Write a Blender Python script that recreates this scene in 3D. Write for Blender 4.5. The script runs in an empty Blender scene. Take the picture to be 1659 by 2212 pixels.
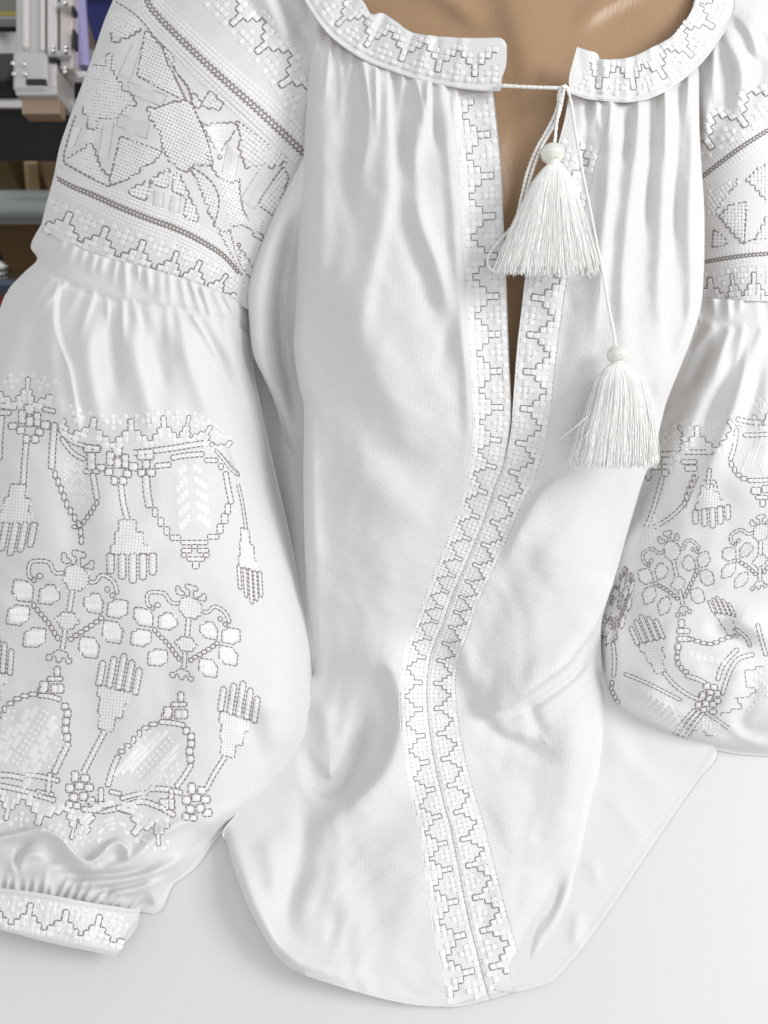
import bpy, math, random
import numpy as np
from math import sin, cos, pi, radians, sqrt

rng = np.random.RandomState(7)
random.seed(7)
S = bpy.context.scene
C = S.collection

# ------------------------------------------------------------------ camera
CAM_H = 0.82          # metres above the table top
PITCH = 30.0          # degrees away from straight down
FPX = 1703.0          # focal length for a 1659 x 2212 picture
cam_d = bpy.data.cameras.new('camera')
cam = bpy.data.objects.new('camera', cam_d); C.objects.link(cam)
cam.location = (0, 0, CAM_H)
cam.rotation_euler = (radians(PITCH), 0, 0)
cam_d.sensor_fit = 'VERTICAL'; cam_d.sensor_height = 24.0
cam_d.lens = 24.0 * FPX / 2212.0
cam_d.clip_start = 0.01; cam_d.clip_end = 50
cam_d.dof.use_dof = True; cam_d.dof.focus_distance = 0.77; cam_d.dof.aperture_fstop = 3.4
S.camera = cam

# ------------------------------------------------------------------ world, lamps, exposure
w = bpy.data.worlds.new('World'); S.world = w; w.use_nodes = True
bg = w.node_tree.nodes['Background']
bg.inputs[0].default_value = (0.985, 0.985, 0.992, 1); bg.inputs[1].default_value = 0.62

def area(name, loc, target, size, sy, power, col):
    d = bpy.data.lights.new(name, 'AREA'); d.shape = 'RECTANGLE'; d.size = size; d.size_y = sy
    d.energy = power; d.color = col
    o = bpy.data.objects.new(name, d); C.objects.link(o); o.location = loc
    v = np.array(target, float) - np.array(loc, float)
    import mathutils
    o.rotation_euler = mathutils.Vector(v).to_track_quat('-Z', 'Y').to_euler()
    return o
area('window_light', (2.3, 0.30, 1.85), (0.0, 0.30, 0.1), 1.2, 1.1, 50.0, (1.0, 0.997, 0.99))
area('room_light', (0.3, -0.8, 1.7), (0.0, 0.1, 0.0), 1.4, 0.8, 5.5, (1.0, 0.98, 0.96))
S.view_settings.view_transform = 'Standard'; S.view_settings.look = 'None'
S.view_settings.gamma = 1.0; S.view_settings.exposure = 0.13
S.cycles.max_bounces = 8; S.cycles.diffuse_bounces = 4
S.cycles.use_denoising = True

# ------------------------------------------------------------------ projection helpers
F_ = np.array([0, sin(radians(PITCH)), -cos(radians(PITCH))])
U_ = np.array([0, cos(radians(PITCH)), sin(radians(PITCH))])
X_ = np.array([1.0, 0, 0])
C_ = np.array([0, 0, CAM_H])
def ray(x, y):
    x = np.asarray(x, float); y = np.asarray(y, float)
    return F_ + X_ * ((x - 829.5) / FPX)[..., None] - U_ * ((y - 1106) / FPX)[..., None]
def P(x, y, d):                     # a point at a distance d from the lens plane
    return C_ + ray(x, y) * np.asarray(d, float)[..., None]
def T(y):                           # distance of the table top at that row
    k = (np.asarray(y, float) - 1106) / FPX
    return CAM_H / (cos(radians(PITCH)) + k * sin(radians(PITCH)))
def onY(x, y, Y):                   # a point on the vertical plane at world y = Y
    r = ray(x, y); return C_ + r * (Y / r[1])

# ------------------------------------------------------------------ materials
def new_mat(name):
    m = bpy.data.materials.new(name); m.use_nodes = True
    nt = m.node_tree; b = nt.nodes['Principled BSDF']
    return m, nt, b
def N(nt, t, **kw):
    n = nt.nodes.new(t)
    for k, v in kw.items(): setattr(n, k, v)
    return n
def math_n(nt, op, a, b=None):
    n = N(nt, 'ShaderNodeMath', operation=op)
    for i, v in enumerate((a, b)):
        if v is None: continue
        if isinstance(v, (int, float)): n.inputs[i].default_value = v
        else: nt.links.new(v, n.inputs[i])
    return n.outputs[0]
def simple(name, col, rough=0.6, metal=0.0, noise=0.0, scale=60, bump=0.0, spec=0.5, coords='Object'):
    m, nt, b = new_mat(name)
    b.inputs['Base Color'].default_value = (*col, 1); b.inputs['Roughness'].default_value = rough
    b.inputs['Metallic'].default_value = metal; b.inputs['Specular IOR Level'].default_value = spec
    if noise or bump:
        tc = N(nt, 'ShaderNodeTexCoord'); nz = N(nt, 'ShaderNodeTexNoise')
        nz.inputs['Scale'].default_value = scale; nz.inputs['Detail'].default_value = 5
        nt.links.new(tc.outputs[coords], nz.inputs['Vector'])
        if noise:
            mr = N(nt, 'ShaderNodeMapRange'); mr.inputs['To Min'].default_value = 1 - noise; mr.inputs['To Max'].default_value = 1 + noise
            nt.links.new(nz.outputs[0], mr.inputs[0])
            vm = N(nt, 'ShaderNodeVectorMath', operation='SCALE'); vm.inputs[0].default_value = col
            nt.links.new(mr.outputs[0], vm.inputs['Scale']); nt.links.new(vm.outputs[0], b.inputs['Base Color'])
        if bump:
            bp = N(nt, 'ShaderNodeBump'); bp.inputs['Strength'].default_value = bump; bp.inputs['Distance'].default_value = 0.002
            nt.links.new(nz.outputs[0], bp.inputs['Height']); nt.links.new(bp.outputs[0], b.inputs['Normal'])
    return m

def cloth_mat(name, col, period=3.3, hole=0.16, trans=0.12, bump=0.35, sheer=0.0):
    m, nt, b = new_mat(name)
    uv = N(nt, 'ShaderNodeUVMap'); uv.uv_map = 'UVMap'
    nz0 = N(nt, 'ShaderNodeTexNoise'); nz0.inputs['Scale'].default_value = 0.04; nz0.inputs['Detail'].default_value = 2
    nt.links.new(uv.outputs[0], nz0.inputs['Vector'])
    ad = N(nt, 'ShaderNodeVectorMath', operation='MULTIPLY_ADD')
    nt.links.new(nz0.outputs[1], ad.inputs[0]); ad.inputs[1].default_value = (6, 6, 0); nt.links.new(uv.outputs[0], ad.inputs[2])
    sp = N(nt, 'ShaderNodeSeparateXYZ'); nt.links.new(ad.outputs[0], sp.inputs[0])
    k = 2 * pi / period
    sx = math_n(nt, 'SINE', math_n(nt, 'MULTIPLY', sp.outputs[0], k))
    sy = math_n(nt, 'SINE', math_n(nt, 'MULTIPLY', sp.outputs[1], k))
    ht = math_n(nt, 'ADD', sx, sy)
    nz = N(nt, 'ShaderNodeTexNoise'); nz.inputs['Scale'].default_value = 0.35; nz.inputs['Detail'].default_value = 3
    mp = N(nt, 'ShaderNodeMapping'); mp.inputs['Scale'].default_value = (1, 0.25, 1)
    nt.links.new(uv.outputs[0], mp.inputs[0]); nt.links.new(mp.outputs[0], nz.inputs['Vector'])
    ht2 = math_n(nt, 'ADD', ht, math_n(nt, 'MULTIPLY', nz.outputs[0], 3.6))
    bp = N(nt, 'ShaderNodeBump'); bp.inputs['Strength'].default_value = bump; bp.inputs['Distance'].default_value = 0.00035
    nt.links.new(ht2, bp.inputs['Height']); nt.links.new(bp.outputs[0], b.inputs['Normal'])
    # gaps between threads: where both waves are low
    g = math_n(nt, 'MULTIPLY', math_n(nt, 'SUBTRACT', 0.0, math_n(nt, 'MINIMUM', sx, 0.0)), math_n(nt, 'SUBTRACT', 0.0, math_n(nt, 'MINIMUM', sy, 0.0)))
    f = math_n(nt, 'SUBTRACT', 1.0, math_n(nt, 'MULTIPLY', g, hole))
    vm = N(nt, 'ShaderNodeVectorMath', operation='SCALE'); vm.inputs[0].default_value = col
    nt.links.new(f, vm.inputs['Scale']); nt.links.new(vm.outputs[0], b.inputs['Base Color'])
    b.inputs['Roughness'].default_value = 0.85; b.inputs['Specular IOR Level'].default_value = 0.08
    b.inputs['Sheen Weight'].default_value = 0.04
    tr = N(nt, 'ShaderNodeBsdfTranslucent'); tr.inputs[0].default_value = (*col, 1)
    nt.links.new(bp.outputs[0], tr.inputs['Normal'])
    mx = N(nt, 'ShaderNodeMixShader'); mx.inputs[0].default_value = trans
    out = nt.nodes['Material Output']
    nt.links.new(b.outputs[0], mx.inputs[1]); nt.links.new(tr.outputs[0], mx.inputs[2]); nt.links.new(mx.outputs[0], out.inputs[0])
    if sheer:                        # open weave: light passes between the threads
        tp = N(nt, 'ShaderNodeBsdfTransparent'); m2 = N(nt, 'ShaderNodeMixShader')
        nt.links.new(math_n(nt, 'ADD', math_n(nt, 'MULTIPLY', g, sheer), sheer * .08), m2.inputs[0])
        nt.links.new(mx.outputs[0], m2.inputs[1]); nt.links.new(tp.outputs[0], m2.inputs[2]); nt.links.new(m2.outputs[0], out.inputs[0])
    return m

M_cloth = cloth_mat('white_linen', (0.83, 0.828, 0.825), period=3.9, hole=0.15, sheer=0.24)
M_band = cloth_mat('white_band_linen', (0.785, 0.785, 0.795), hole=0.10, trans=.05)
M_plk = cloth_mat('placket_linen', (0.775, 0.775, 0.785), hole=0.14, period=3.6, bump=.3, trans=.03)
M_sleeve = cloth_mat('sleeve_linen', (0.80, 0.797, 0.80), hole=0.08, period=3.0, bump=0.25)
M_knot = simple('white_floss', (0.80, 0.80, 0.81), 0.55, spec=0.25)
M_satin = simple('satin_floss', (0.86, 0.86, 0.87), 0.36, spec=0.45)
M_dark = simple('grey_brown_floss', (0.25, 0.215, 0.205), 0.55, noise=0.25, scale=900)
M_hole = simple('needle_hole', (0.16, 0.15, 0.15), 0.9)
M_cord = simple('white_cord', (0.87, 0.87, 0.85), 0.75)
M_tassel = simple('cream_tassel_thread', (0.90, 0.905, 0.885), 0.6)
M_bead = simple('cream_bead', (0.82, 0.83, 0.77), 0.5)
M_table = simple('white_laminate', (0.64, 0.66, 0.645), 0.42, noise=0.02, scale=9, bump=0.02)
M_seam = simple('seam_thread', (0.86, 0.86, 0.87), 0.7)

# ------------------------------------------------------------------ object helpers
def props(o, label=None, cat=None, group=None, kind=None):
    if label: o['label'] = label
    if cat: o['category'] = cat
    if group: o['group'] = group
    if kind: o['kind'] = kind
    return o
def empty(name, loc=(0, 0, 0), **kw):
    o = bpy.data.objects.new(name, None); C.objects.link(o); o.location = loc
    o.empty_display_size = 0.02
    return props(o, **kw)
import mathutils
def mesh_obj(name, verts, faces, mat, parent=None, smooth=True, uv=None, **kw):
    me = bpy.data.meshes.new(name)
    verts = np.asarray(verts, dtype=np.float64)
    if parent is not None:
        verts = verts - np.array(WL[parent.name])
    faces = np.asarray(faces, dtype=np.int32)
    nv = len(verts); nf = len(faces); k = faces.shape[1]
    if k == 4:                       # a quad that names one corner twice is a triangle
        tri = (faces[:, 3] == faces[:, 0]) | (faces[:, 3] == faces[:, 2])
    else: tri = np.zeros(nf, bool)
    keep = np.ones(faces.shape, bool); keep[tri, -1] = False if k == 4 else True
    flat = faces[keep]; tot = keep.sum(1).astype(np.int32); st0 = np.r_[0, np.cumsum(tot)[:-1]].astype(np.int32)
    me.vertices.add(nv); me.vertices.foreach_set('co', verts.astype(np.float32).ravel())
    me.loops.add(len(flat)); me.loops.foreach_set('vertex_index', flat)
    me.polygons.add(nf)
    me.polygons.foreach_set('loop_start', st0)
    me.polygons.foreach_set('loop_total', tot)
    me.polygons.foreach_set('use_smooth', np.full(nf, smooth, dtype=bool))
    if uv is not None:
        l = me.uv_layers.new(name='UVMap')
        l.data.foreach_set('uv', np.asarray(uv, np.float32)[flat].ravel())
    me.update(calc_edges=True); me.validate()
    me.materials.append(mat)
    o = bpy.data.objects.new(name, me); C.objects.link(o)
    if parent is not None: o.parent = parent
    WL[o.name] = WL[parent.name] if parent is not None else (0, 0, 0)
    return props(o, **kw)
WL = {}                              # world location of each object's origin
def root(name, loc, **kw):
    o = empty(name, loc, **kw); WL[o.name] = loc; return o

class MB:                            # collects triangles/quads of one mesh
    def __init__(s): s.v = []; s.f = []; s.n = 0
    def add(s, v, f):
        v = np.asarray(v, float); f = np.asarray(f, np.int64)
        s.v.append(v); s.f.append(f + s.n); s.n += len(v)
    def build(s, name, mat, parent=None, smooth=True, **kw):
        if not s.n: return None
        return mesh_obj(name, np.concatenate(s.v), np.concatenate(s.f), mat, parent, smooth, **kw)

def box(mb, c, sx, sy, sz, rot=None, bev=0.0):
    """a box with bevelled vertical and horizontal edges (quads)"""
    c = np.asarray(c, float)
    b = min(bev, sx * .49, sy * .49, sz * .49)
    h = np.array([sx, sy, sz]) / 2
    if b <= 0:
        v = np.array([[i, j, k] for i in (-1, 1) for j in (-1, 1) for k in (-1, 1)], float) * h
        f = [[0, 1, 3, 2], [4, 6, 7, 5], [0, 4, 5, 1], [2, 3, 7, 6], [0, 2, 6, 4], [1, 5, 7, 3]]
    else:
        v = []; idx = {}
        for i in (-1, 1):
            for j in (-1, 1):
                for k in (-1, 1):
                    s = np.array([i, j, k])
                    for a in range(3):
                        p = s * (h - b); p[a] = s[a] * h[a]
                        idx[(i, j, k, a)] = len(v); v.append(p)
        v = np.array(v); f = []
        q = [(-1, -1), (1, -1), (1, 1), (-1, 1)]
        for a in range(3):
            o1, o2 = (a + 1) % 3, (a + 2) % 3
            for sgn in (-1, 1):
                ring = []
                for (p1, p2) in q:
                    k_ = [0, 0, 0]; k_[a] = sgn; k_[o1] = p1; k_[o2] = p2
                    ring.append(idx[(*k_, a)])
                f.append(ring if sgn > 0 else ring[::-1])
            for s1 in (-1, 1):
                for s2 in (-1, 1):
                    def K(t): 
                        k_ = [0, 0, 0]; k_[a] = t; k_[o1] = s1; k_[o2] = s2; return tuple(k_)
                    r = [idx[(*K(-1), o1)], idx[(*K(1), o1)], idx[(*K(1), o2)], idx[(*K(-1), o2)]]
                    f.append(r if s1 * s2 < 0 else r[::-1])
        for i in (-1, 1):
            for j in (-1, 1):
                for k in (-1, 1):
                    t = [idx[(i, j, k, 0)], idx[(i, j, k, 1)], idx[(i, j, k, 2)], idx[(i, j, k, 2)]]
                    t[3] = t[0]
                    f.append(t)
    if rot is not None: v = v @ np.array(rot).T
    mb.add(v + c, f)

def tube(mb, pts, r, sides=6, r_end=None, cap=True, flat=None):
    pts = np.asarray(pts, float); n = len(pts)
    tg = np.gradient(pts, axis=0); tg /= np.linalg.norm(tg, axis=1)[:, None] + 1e-12
    ref = np.array([0.3, 0.2, 0.93]); 
    a = np.cross(tg, ref); a /= np.linalg.norm(a, axis=1)[:, None] + 1e-12
    b = np.cross(tg, a)
    rr = np.full(n, r) if np.isscalar(r) else np.asarray(r, float)
    if r_end is not None: rr = np.linspace(r, r_end, n)
    ang = np.arange(sides) * 2 * pi / sides
    v = (pts[:, None, :] + rr[:, None, None] * (np.cos(ang)[None, :, None] * a[:, None, :] + np.sin(ang)[None, :, None] * b[:, None, :])).reshape(-1, 3)
    i = np.arange(n - 1)[:, None] * sides; j = np.arange(sides)[None, :]; j2 = (j + 1) % sides
    f = np.stack([i + j, i + j2, i + sides + j2, i + sides + j], -1).reshape(-1, 4)
    mb.add(v, f)
    if cap:
        for base in (0, (n - 1) * sides):
            c = pts[0] if base == 0 else pts[-1]
            mb.add(np.vstack([v[base:base + sides], c[None]]), [[k, (k + 1) % sides, sides, sides] if False else [k, (k + 1) % sides, sides, k] for k in range(sides)])

def lathe(mb, c, axis_pts, seg=24, M=None):
    """axis_pts: (radius, height) pairs; M: 3x3 orientation"""
    c = np.asarray(c, float); v = []
    for r, h in axis_pts:
        for k in range(seg):
            t = 2 * pi * k / seg; v.append((r * cos(t), r * sin(t), h))
    v = np.array(v)
    if M is not None: v = v @ np.array(M).T
    n = len(axis_pts); f = []
    for i in range(n - 1):
        for k in range(seg):
            f.append([i * seg + k, i * seg + (k + 1) % seg, (i + 1) * seg + (k + 1) % seg, (i + 1) * seg + k])
    mb.add(v + c, f)

# ------------------------------------------------------------------ curves in picture-plane units
def cr(pts, step=6.0):
    """Catmull-Rom through the points, evenly resampled"""
    p = np.asarray(pts, float)
    if len(p) < 3:
        L = np.linalg.norm(p[1] - p[0]); n = max(2, int(L / step) + 1)
        return p[0] + (p[1] - p[0]) * np.linspace(0, 1, n)[:, None]
    q = np.vstack([2 * p[0] - p[1], p, 2 * p[-1] - p[-2]])
    out = []
    for i in range(1, len(q) - 2):
        L = np.linalg.norm(q[i + 1] - q[i]); n = max(2, int(L / step) + 1)
        t = np.linspace(0, 1, n, endpoint=False)[:, None]
        a, b, c, d = q[i - 1], q[i], q[i + 1], q[i + 2]
        out.append(0.5 * ((2 * b) + (-a + c) * t + (2 * a - 5 * b + 4 * c - d) * t ** 2 + (-a + 3 * b - 3 * c + d) * t ** 3))
    out.append(p[-1][None]); return np.vstack(out)
def resample(c, n, smooth=True):
    c = np.asarray(c, float)
    s = np.r_[0, np.cumsum(np.linalg.norm(np.diff(c[:, :2], axis=0), axis=1))]
    u = np.linspace(0, s[-1], n)
    return np.stack([np.interp(u, s, c[:, k]) for k in range(c.shape[1])], 1)

def dist_polyline(x, y, pl):
    """nearest distance, signed side (+ = right of travel in picture axes), value of 3rd column"""
    best = np.full(x.shape, 1e9); sgn = np.zeros(x.shape); val = np.zeros(x.shape)
    has = pl.shape[1] > 2
    for i in range(len(pl) - 1):
        ax, ay = pl[i, :2]; bx, by = pl[i + 1, :2]
        dx, dy = bx - ax, by - ay; L2 = dx * dx + dy * dy + 1e-9
        t = np.clip(((x - ax) * dx + (y - ay) * dy) / L2, 0, 1)
        ex = x - ax - t * dx; ey = y - ay - t * dy
        d2 = ex * ex + ey * ey
        m = d2 < best
        best = np.where(m, d2, best)
        sgn = np.where(m, np.sign(dx * ey - dy * ex), sgn)
        if has: val = np.where(m, pl[i, 2] + t * (pl[i + 1, 2] - pl[i, 2]), val)
    return np.sqrt(best), sgn, val

class Relief:
    """depth of one cloth surface (distance from the lens plane) over picture-plane units"""
    def __init__(s, ctrl, zmax=None):
        c = np.asarray(ctrl, float); s.c = c[:, :2] / 500.0; n = len(c)
        K = s.k(np.linalg.norm(s.c[:, None] - s.c[None], axis=2)) + 1e-3 * np.eye(n)
        Q = np.c_[np.ones(n), s.c]
        A = np.block([[K, Q], [Q.T, np.zeros((3, 3))]])
        s.w = np.linalg.solve(A, np.r_[c[:, 2], 0, 0, 0])
        s.strokes = []; s.edges = []; s.extra = []; s.zmax = zmax
    @staticmethod
    def k(r): return np.where(r > 1e-9, r * r * np.log(r + 1e-12), 0)
    def stroke(s, pts, amp, w, w2=None, ends=(0, 0)):
        """ridge (amp>0, mm towards the camera). w / w2: half widths on the right / left side of travel.
        the amplitude fades in and out unless ends says 1."""
        p = np.asarray(pts, float)
        p2 = cr(p[:, :2], 14.0)
        L = np.linspace(0, 1, len(p2))
        if p.shape[1] > 2: k = np.interp(L, np.linspace(0, 1, len(p)), p[:, 2])
        else:
            k = np.ones(len(p2))
            if not ends[0]: k = k * np.clip(L / 0.3, 0, 1) ** 1.0
            if not ends[1]: k = k * np.clip((1 - L) / 0.35, 0, 1) ** 1.0
            k = k * k * (3 - 2 * k)
        s.strokes.append((np.c_[p2, k], amp / 1000.0, w, w if w2 is None else w2))
    def edge(s, pts, w, drop):
        s.edges.append((cr(pts, 12.0), w, drop / 1000.0))
    def __call__(s, x, y):
        shp = np.shape(x); x = np.ravel(np.asarray(x, float)); y = np.ravel(np.asarray(y, float))
        d = np.zeros_like(x); xs = x / 500; ys = y / 500
        for i in range(len(s.c)):
            r = np.hypot(xs - s.c[i, 0], ys - s.c[i, 1]); d += s.w[i] * s.k(r)
        d += s.w[-3] + s.w[-2] * xs + s.w[-1] * ys
        for pl, a, w1, w2 in s.strokes:
            R = 2.6 * max(w1, w2)
            m = (x > pl[:, 0].min() - R) & (x < pl[:, 0].max() + R) & (y > pl[:, 1].min() - R) & (y < pl[:, 1].max() + R)
            if not m.any(): continue
            dd, sg, kk = dist_polyline(x[m], y[m], pl)
            ww = np.where(sg >= 0, w1, w2)
            d[m] -= a * kk * np.exp(-(dd / ww) ** 2)
        for fn in s.extra: d -= fn(x, y)
        for pl, w1, drop in s.edges:
            m = (x > pl[:, 0].min() - w1) & (x < pl[:, 0].max() + w1) & (y > pl[:, 1].min() - w1) & (y < pl[:, 1].max() + w1)
            if not m.any(): continue
            dd, _, _ = dist_polyline(x[m], y[m], pl)
            e = np.clip(dd / w1, 0, 1); d[m] += drop * (1 - e) ** 2.3
        lim = T(y) - 0.0012
        if s.zmax is not None: lim = lim - s.zmax
        d = np.where(d > lim - 0.004, lim - 0.004 * np.exp(-np.clip((d - lim + 0.004) / 0.004, 0, 50)), d)
        return d.reshape(shp)

def crumple(R, amp, lo, hi, seed, n=22):
    """faint all-over unevenness of worn cloth"""
    r = np.random.RandomState(seed); an = r.uniform(0, pi, n); wl = np.exp(r.uniform(math.log(lo), math.log(hi), n)); ph = r.uniform(0, 6.28, n)
    def fn(x, y):
        w0 = 26 * np.sin(y / 71.0 + seed) + 19 * np.sin(x / 57.0); w1 = 24 * np.sin(x / 83.0 + seed) + 17 * np.sin(y / 49.0); o = 0
        for k in range(n): o = o + wl[k] / hi * np.sin(((x + w0) * cos(an[k]) + (y + w1) * sin(an[k])) * 2 * pi / wl[k] + ph[k])
        return o * amp / 1000 / sqrt(n / 2)
    R.extra.append(fn)

def pleats(R, seam, n, length, amp, width, dirs, seed=0, jitter=0.5, start=0.0):
    """fine gathers leaving a seam: seam polyline, dirs = (dx,dy) at its two ends"""
    r = np.random.RandomState(seed); sm = resample(cr(seam, 8), n)
    for i in range(n):
        t = i / max(1, n - 1); p = sm[i] + r.uniform(-1, 1, 2) * width * 0.35
        d0 = np.array(dirs[0], float) * (1 - t) + np.array(dirs[1], float) * t
        if len(dirs) > 2:
            d0 = np.array([np.interp(t, np.linspace(0, 1, len(dirs)), [q[k] for q in dirs]) for k in (0, 1)])
        d0 = d0 / np.linalg.norm(d0); L = length * r.uniform(0.45, 1.25)
        nrm = np.array([-d0[1], d0[0]]); b = r.uniform(-jitter, jitter) * L * 0.16
        pts = [(*(p + d0 * start), 1.0), (*(p + d0 * (start + L * 0.35) + nrm * b), 0.85),
               (*(p + d0 * (start + L * 0.7) + nrm * b * 1.7), 0.4), (*(p + d0 * (start + L) + nrm * b * 2.0), 0.0)]
        wq = width * r.uniform(0.5, 1.1); s = r.choice([-1, 1]) if r.rand() < 0.5 else 1
        R.stroke(pts, amp * r.uniform(0.55, 1.2), wq, wq * r.uniform(0.45, 1.0))

def coons(top, bot, left, right, du, dv, straight=False):
    top, bot, left, right = [np.asarray(q, float) if straight else cr(q) for q in (top, bot, left, right)]
    Lw = max(np.linalg.norm(np.diff(c, axis=0), axis=1).sum() for c in (top, bot))
    Lh = max(np.linalg.norm(np.diff(c, axis=0), axis=1).sum() for c in (left, right))
    nu = int(Lw / du) + 2; nv = int(Lh / dv) + 2
    tp, bt, lf, rt = resample(top, nu), resample(bot, nu), resample(left, nv), resample(right, nv)
    s = np.linspace(0, 1, nu)[None, :, None]; t = np.linspace(0, 1, nv)[:, None, None]
    G = (1 - t) * tp[None] + t * bt[None] + (1 - s) * lf[:, None] + s * rt[:, None] \
        - ((1 - s) * (1 - t) * tp[0] + s * (1 - t) * tp[-1] + (1 - s) * t * bt[0] + s * t * bt[-1])
    uv = np.stack(np.broadcast_arrays(s[..., 0] * Lw, t[..., 0] * Lh), -1)
    return G, uv

def cloth(name, G, uv, R, mat, parent, skirt=0.01, inward=0.12, **kw):
    """cloth surface with turned-under edges of real thickness"""
    nv, nu = G.shape[:2]
    d = R(G[..., 0], G[..., 1])
    V = P(G[..., 0], G[..., 1], d).reshape(-1, 3)
    idx = np.arange(nv * nu).reshape(nv, nu)
    f = np.stack([idx[:-1, :-1], idx[1:, :-1], idx[1:, 1:], idx[:-1, 1:]], -1).reshape(-1, 4)
    UV = uv.reshape(-1, 2)
    ring = np.r_[idx[0, :], idx[1:, -1], idx[-1, -2::-1], idx[-2:0:-1, 0]]
    rG = G.reshape(-1, 2)[ring]; rd = d.reshape(-1)[ring]
    # inward direction from the neighbouring interior
    flat = G.reshape(-1, 2); cen = rG.copy()
    ii = np.clip(ring // nu, 6, nv - 7); jj = np.clip(ring % nu, 6, nu - 7)
    inn = flat[ii * nu + jj] - rG; inn /= np.linalg.norm(inn, axis=1)[:, None] + 1e-9
    allv = [V]; alluv = [UV]; prev = ring; n0 = len(V); m = len(ring)
    prof = [(0.25, 0.0), (0.6, 0.3), (1.0, 1.0)]
    for k, (a, b) in enumerate(prof):
        dd = np.minimum(rd + skirt * a, T(rG[:, 1]) - 0.0006)
        g = rG + inn * (inward * 100 * b)
        allv.append(P(g[:, 0], g[:, 1], dd)); alluv.append(UV[ring] + 3.0 * (k + 1))
        cur = np.arange(n0, n0 + m); n0 += m
        f = np.vstack([f, np.stack([prev, cur, np.roll(cur, -1), np.roll(prev, -1)], -1)])
        prev = cur
    return mesh_obj(name, np.vstack(allv), f, mat, parent, True, uv=np.vstack(alluv), **kw)

# ================================================================== TABLE
table = root('table', (0, 0.2, -0.03), label='white laminate table top under the blouse', cat='table')
mb = MB(); box(mb, (0, 0.2, -0.0125), 2.2, 1.16, 0.025, bev=0.002); mb.build('tabletop', M_table, table, smooth=False)
for sx in (-1, 1):
    for sy in (-1, 1):
        mb = MB(); box(mb, (sx * 1.02, 0.2 + sy * 0.5, -0.39), 0.05, 0.05, 0.729, bev=0.003)
        mb.build('leg', simple('table_leg_metal', (0.6, 0.61, 0.6), 0.4, 0.2), table, smooth=False)

# ================================================================== MANNEQUIN
m, nt, b = new_mat('tan_skin_vinyl')
tc = N(nt, 'ShaderNodeTexCoord')
mp = N(nt, 'ShaderNodeMapping'); mp.inputs['Scale'].default_value = (1.0, 0.45, 0.45); mp.inputs['Rotation'].default_value = (0, 0, 0.25)
nt.links.new(tc.outputs['Object'], mp.inputs[0])
n1 = N(nt, 'ShaderNodeTexNoise'); n1.inputs['Scale'].default_value = 330; n1.inputs['Detail'].default_value = 3
nt.links.new(mp.outputs[0], n1.inputs['Vector'])
n2 = N(nt, 'ShaderNodeTexVoronoi'); n2.inputs['Scale'].default_value = 330; nt.links.new(mp.outputs[0], n2.inputs['Vector'])
n3 = N(nt, 'ShaderNodeTexNoise'); n3.inputs['Scale'].default_value = 9; n3.inputs['Detail'].default_value = 3
nt.links.new(tc.outputs['Object'], n3.inputs['Vector'])
hh = math_n(nt, 'ADD', n1.outputs[0], math_n(nt, 'MULTIPLY', n2.outputs[0], 0.5))
bp = N(nt, 'ShaderNodeBump'); bp.inputs['Strength'].default_value = 0.22; bp.inputs['Distance'].default_value = 0.001
nt.links.new(hh, bp.inputs['Height']); nt.links.new(bp.outputs[0], b.inputs['Normal'])
cr_ = N(nt, 'ShaderNodeValToRGB'); cr_.color_ramp.elements[0].color = (0.315, 0.19, 0.105, 1); cr_.color_ramp.elements[1].color = (0.42, 0.27, 0.155, 1)
nt.links.new(n3.outputs[0], cr_.inputs[0]); nt.links.new(cr_.outputs[0], b.inputs['Base Color'])
b.inputs['Roughness'].default_value = 0.38; b.inputs['Specular IOR Level'].default_value = 0.45
M_skin = m
R_skin = Relief([(600, -200, .83), (900, -200, .80), (1130, -220, .79), (1400, -200, .80), (1700, -200, .84),
                 (650, 0, .80), (850, 20, .775), (1000, 60, .765), (1130, 60, .752), (1300, 40, .764), (1500, 0, .775), (1650, 0, .81),
                 (850, 300, .765), (1000, 300, .748), (1150, 300, .752), (1300, 300, .752), (1500, 300, .775),
                 (1000, 600, .765), (1100, 600, .775), (1250, 600, .765), (1100, 900, .80), (1000, 900, .79), (1300, 900, .79)])
R_skin.stroke([(1050, -200), (1120, 60), (1150, 200), (1130, 420)], 5, 34, 60, ends=(1, 0))     # breast bone
R_skin.stroke([(820, -60), (960, -10), (1060, 70)], 7, 28)                                       # collar bones
R_skin.stroke([(1480, -80), (1300, 10), (1230, 80)], 7, 28)
R_skin.stroke([(1140, 210), (1120, 400), (1110, 700)], -5, 40, 30)
mann = root('mannequin', (0, 0.68, 0.0), label='tan vinyl mannequin torso showing through the open neckline of the blouse', cat='mannequin')
G, uv = coons([(700, -260), (1130, -260), (1560, -260)], [(950, 960), (1110, 960), (1280, 960)],
              [(700, -260), (715, 20), (760, 200), (800, 500), (950, 960)], [(1560, -260), (1550, 20), (1470, 180), (1440, 500), (1280, 960)], 5, 5)
torso = cloth('torso', G, uv, R_skin, M_skin, mann, skirt=0.16, inward=0.5)

# ================================================================== BLOUSE
blouse = root('blouse', (0, 0.45, 0.0), label='white embroidered blouse with puffed sleeves and tasselled ties, draped from the mannequin onto the table', cat='blouse')

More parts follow.
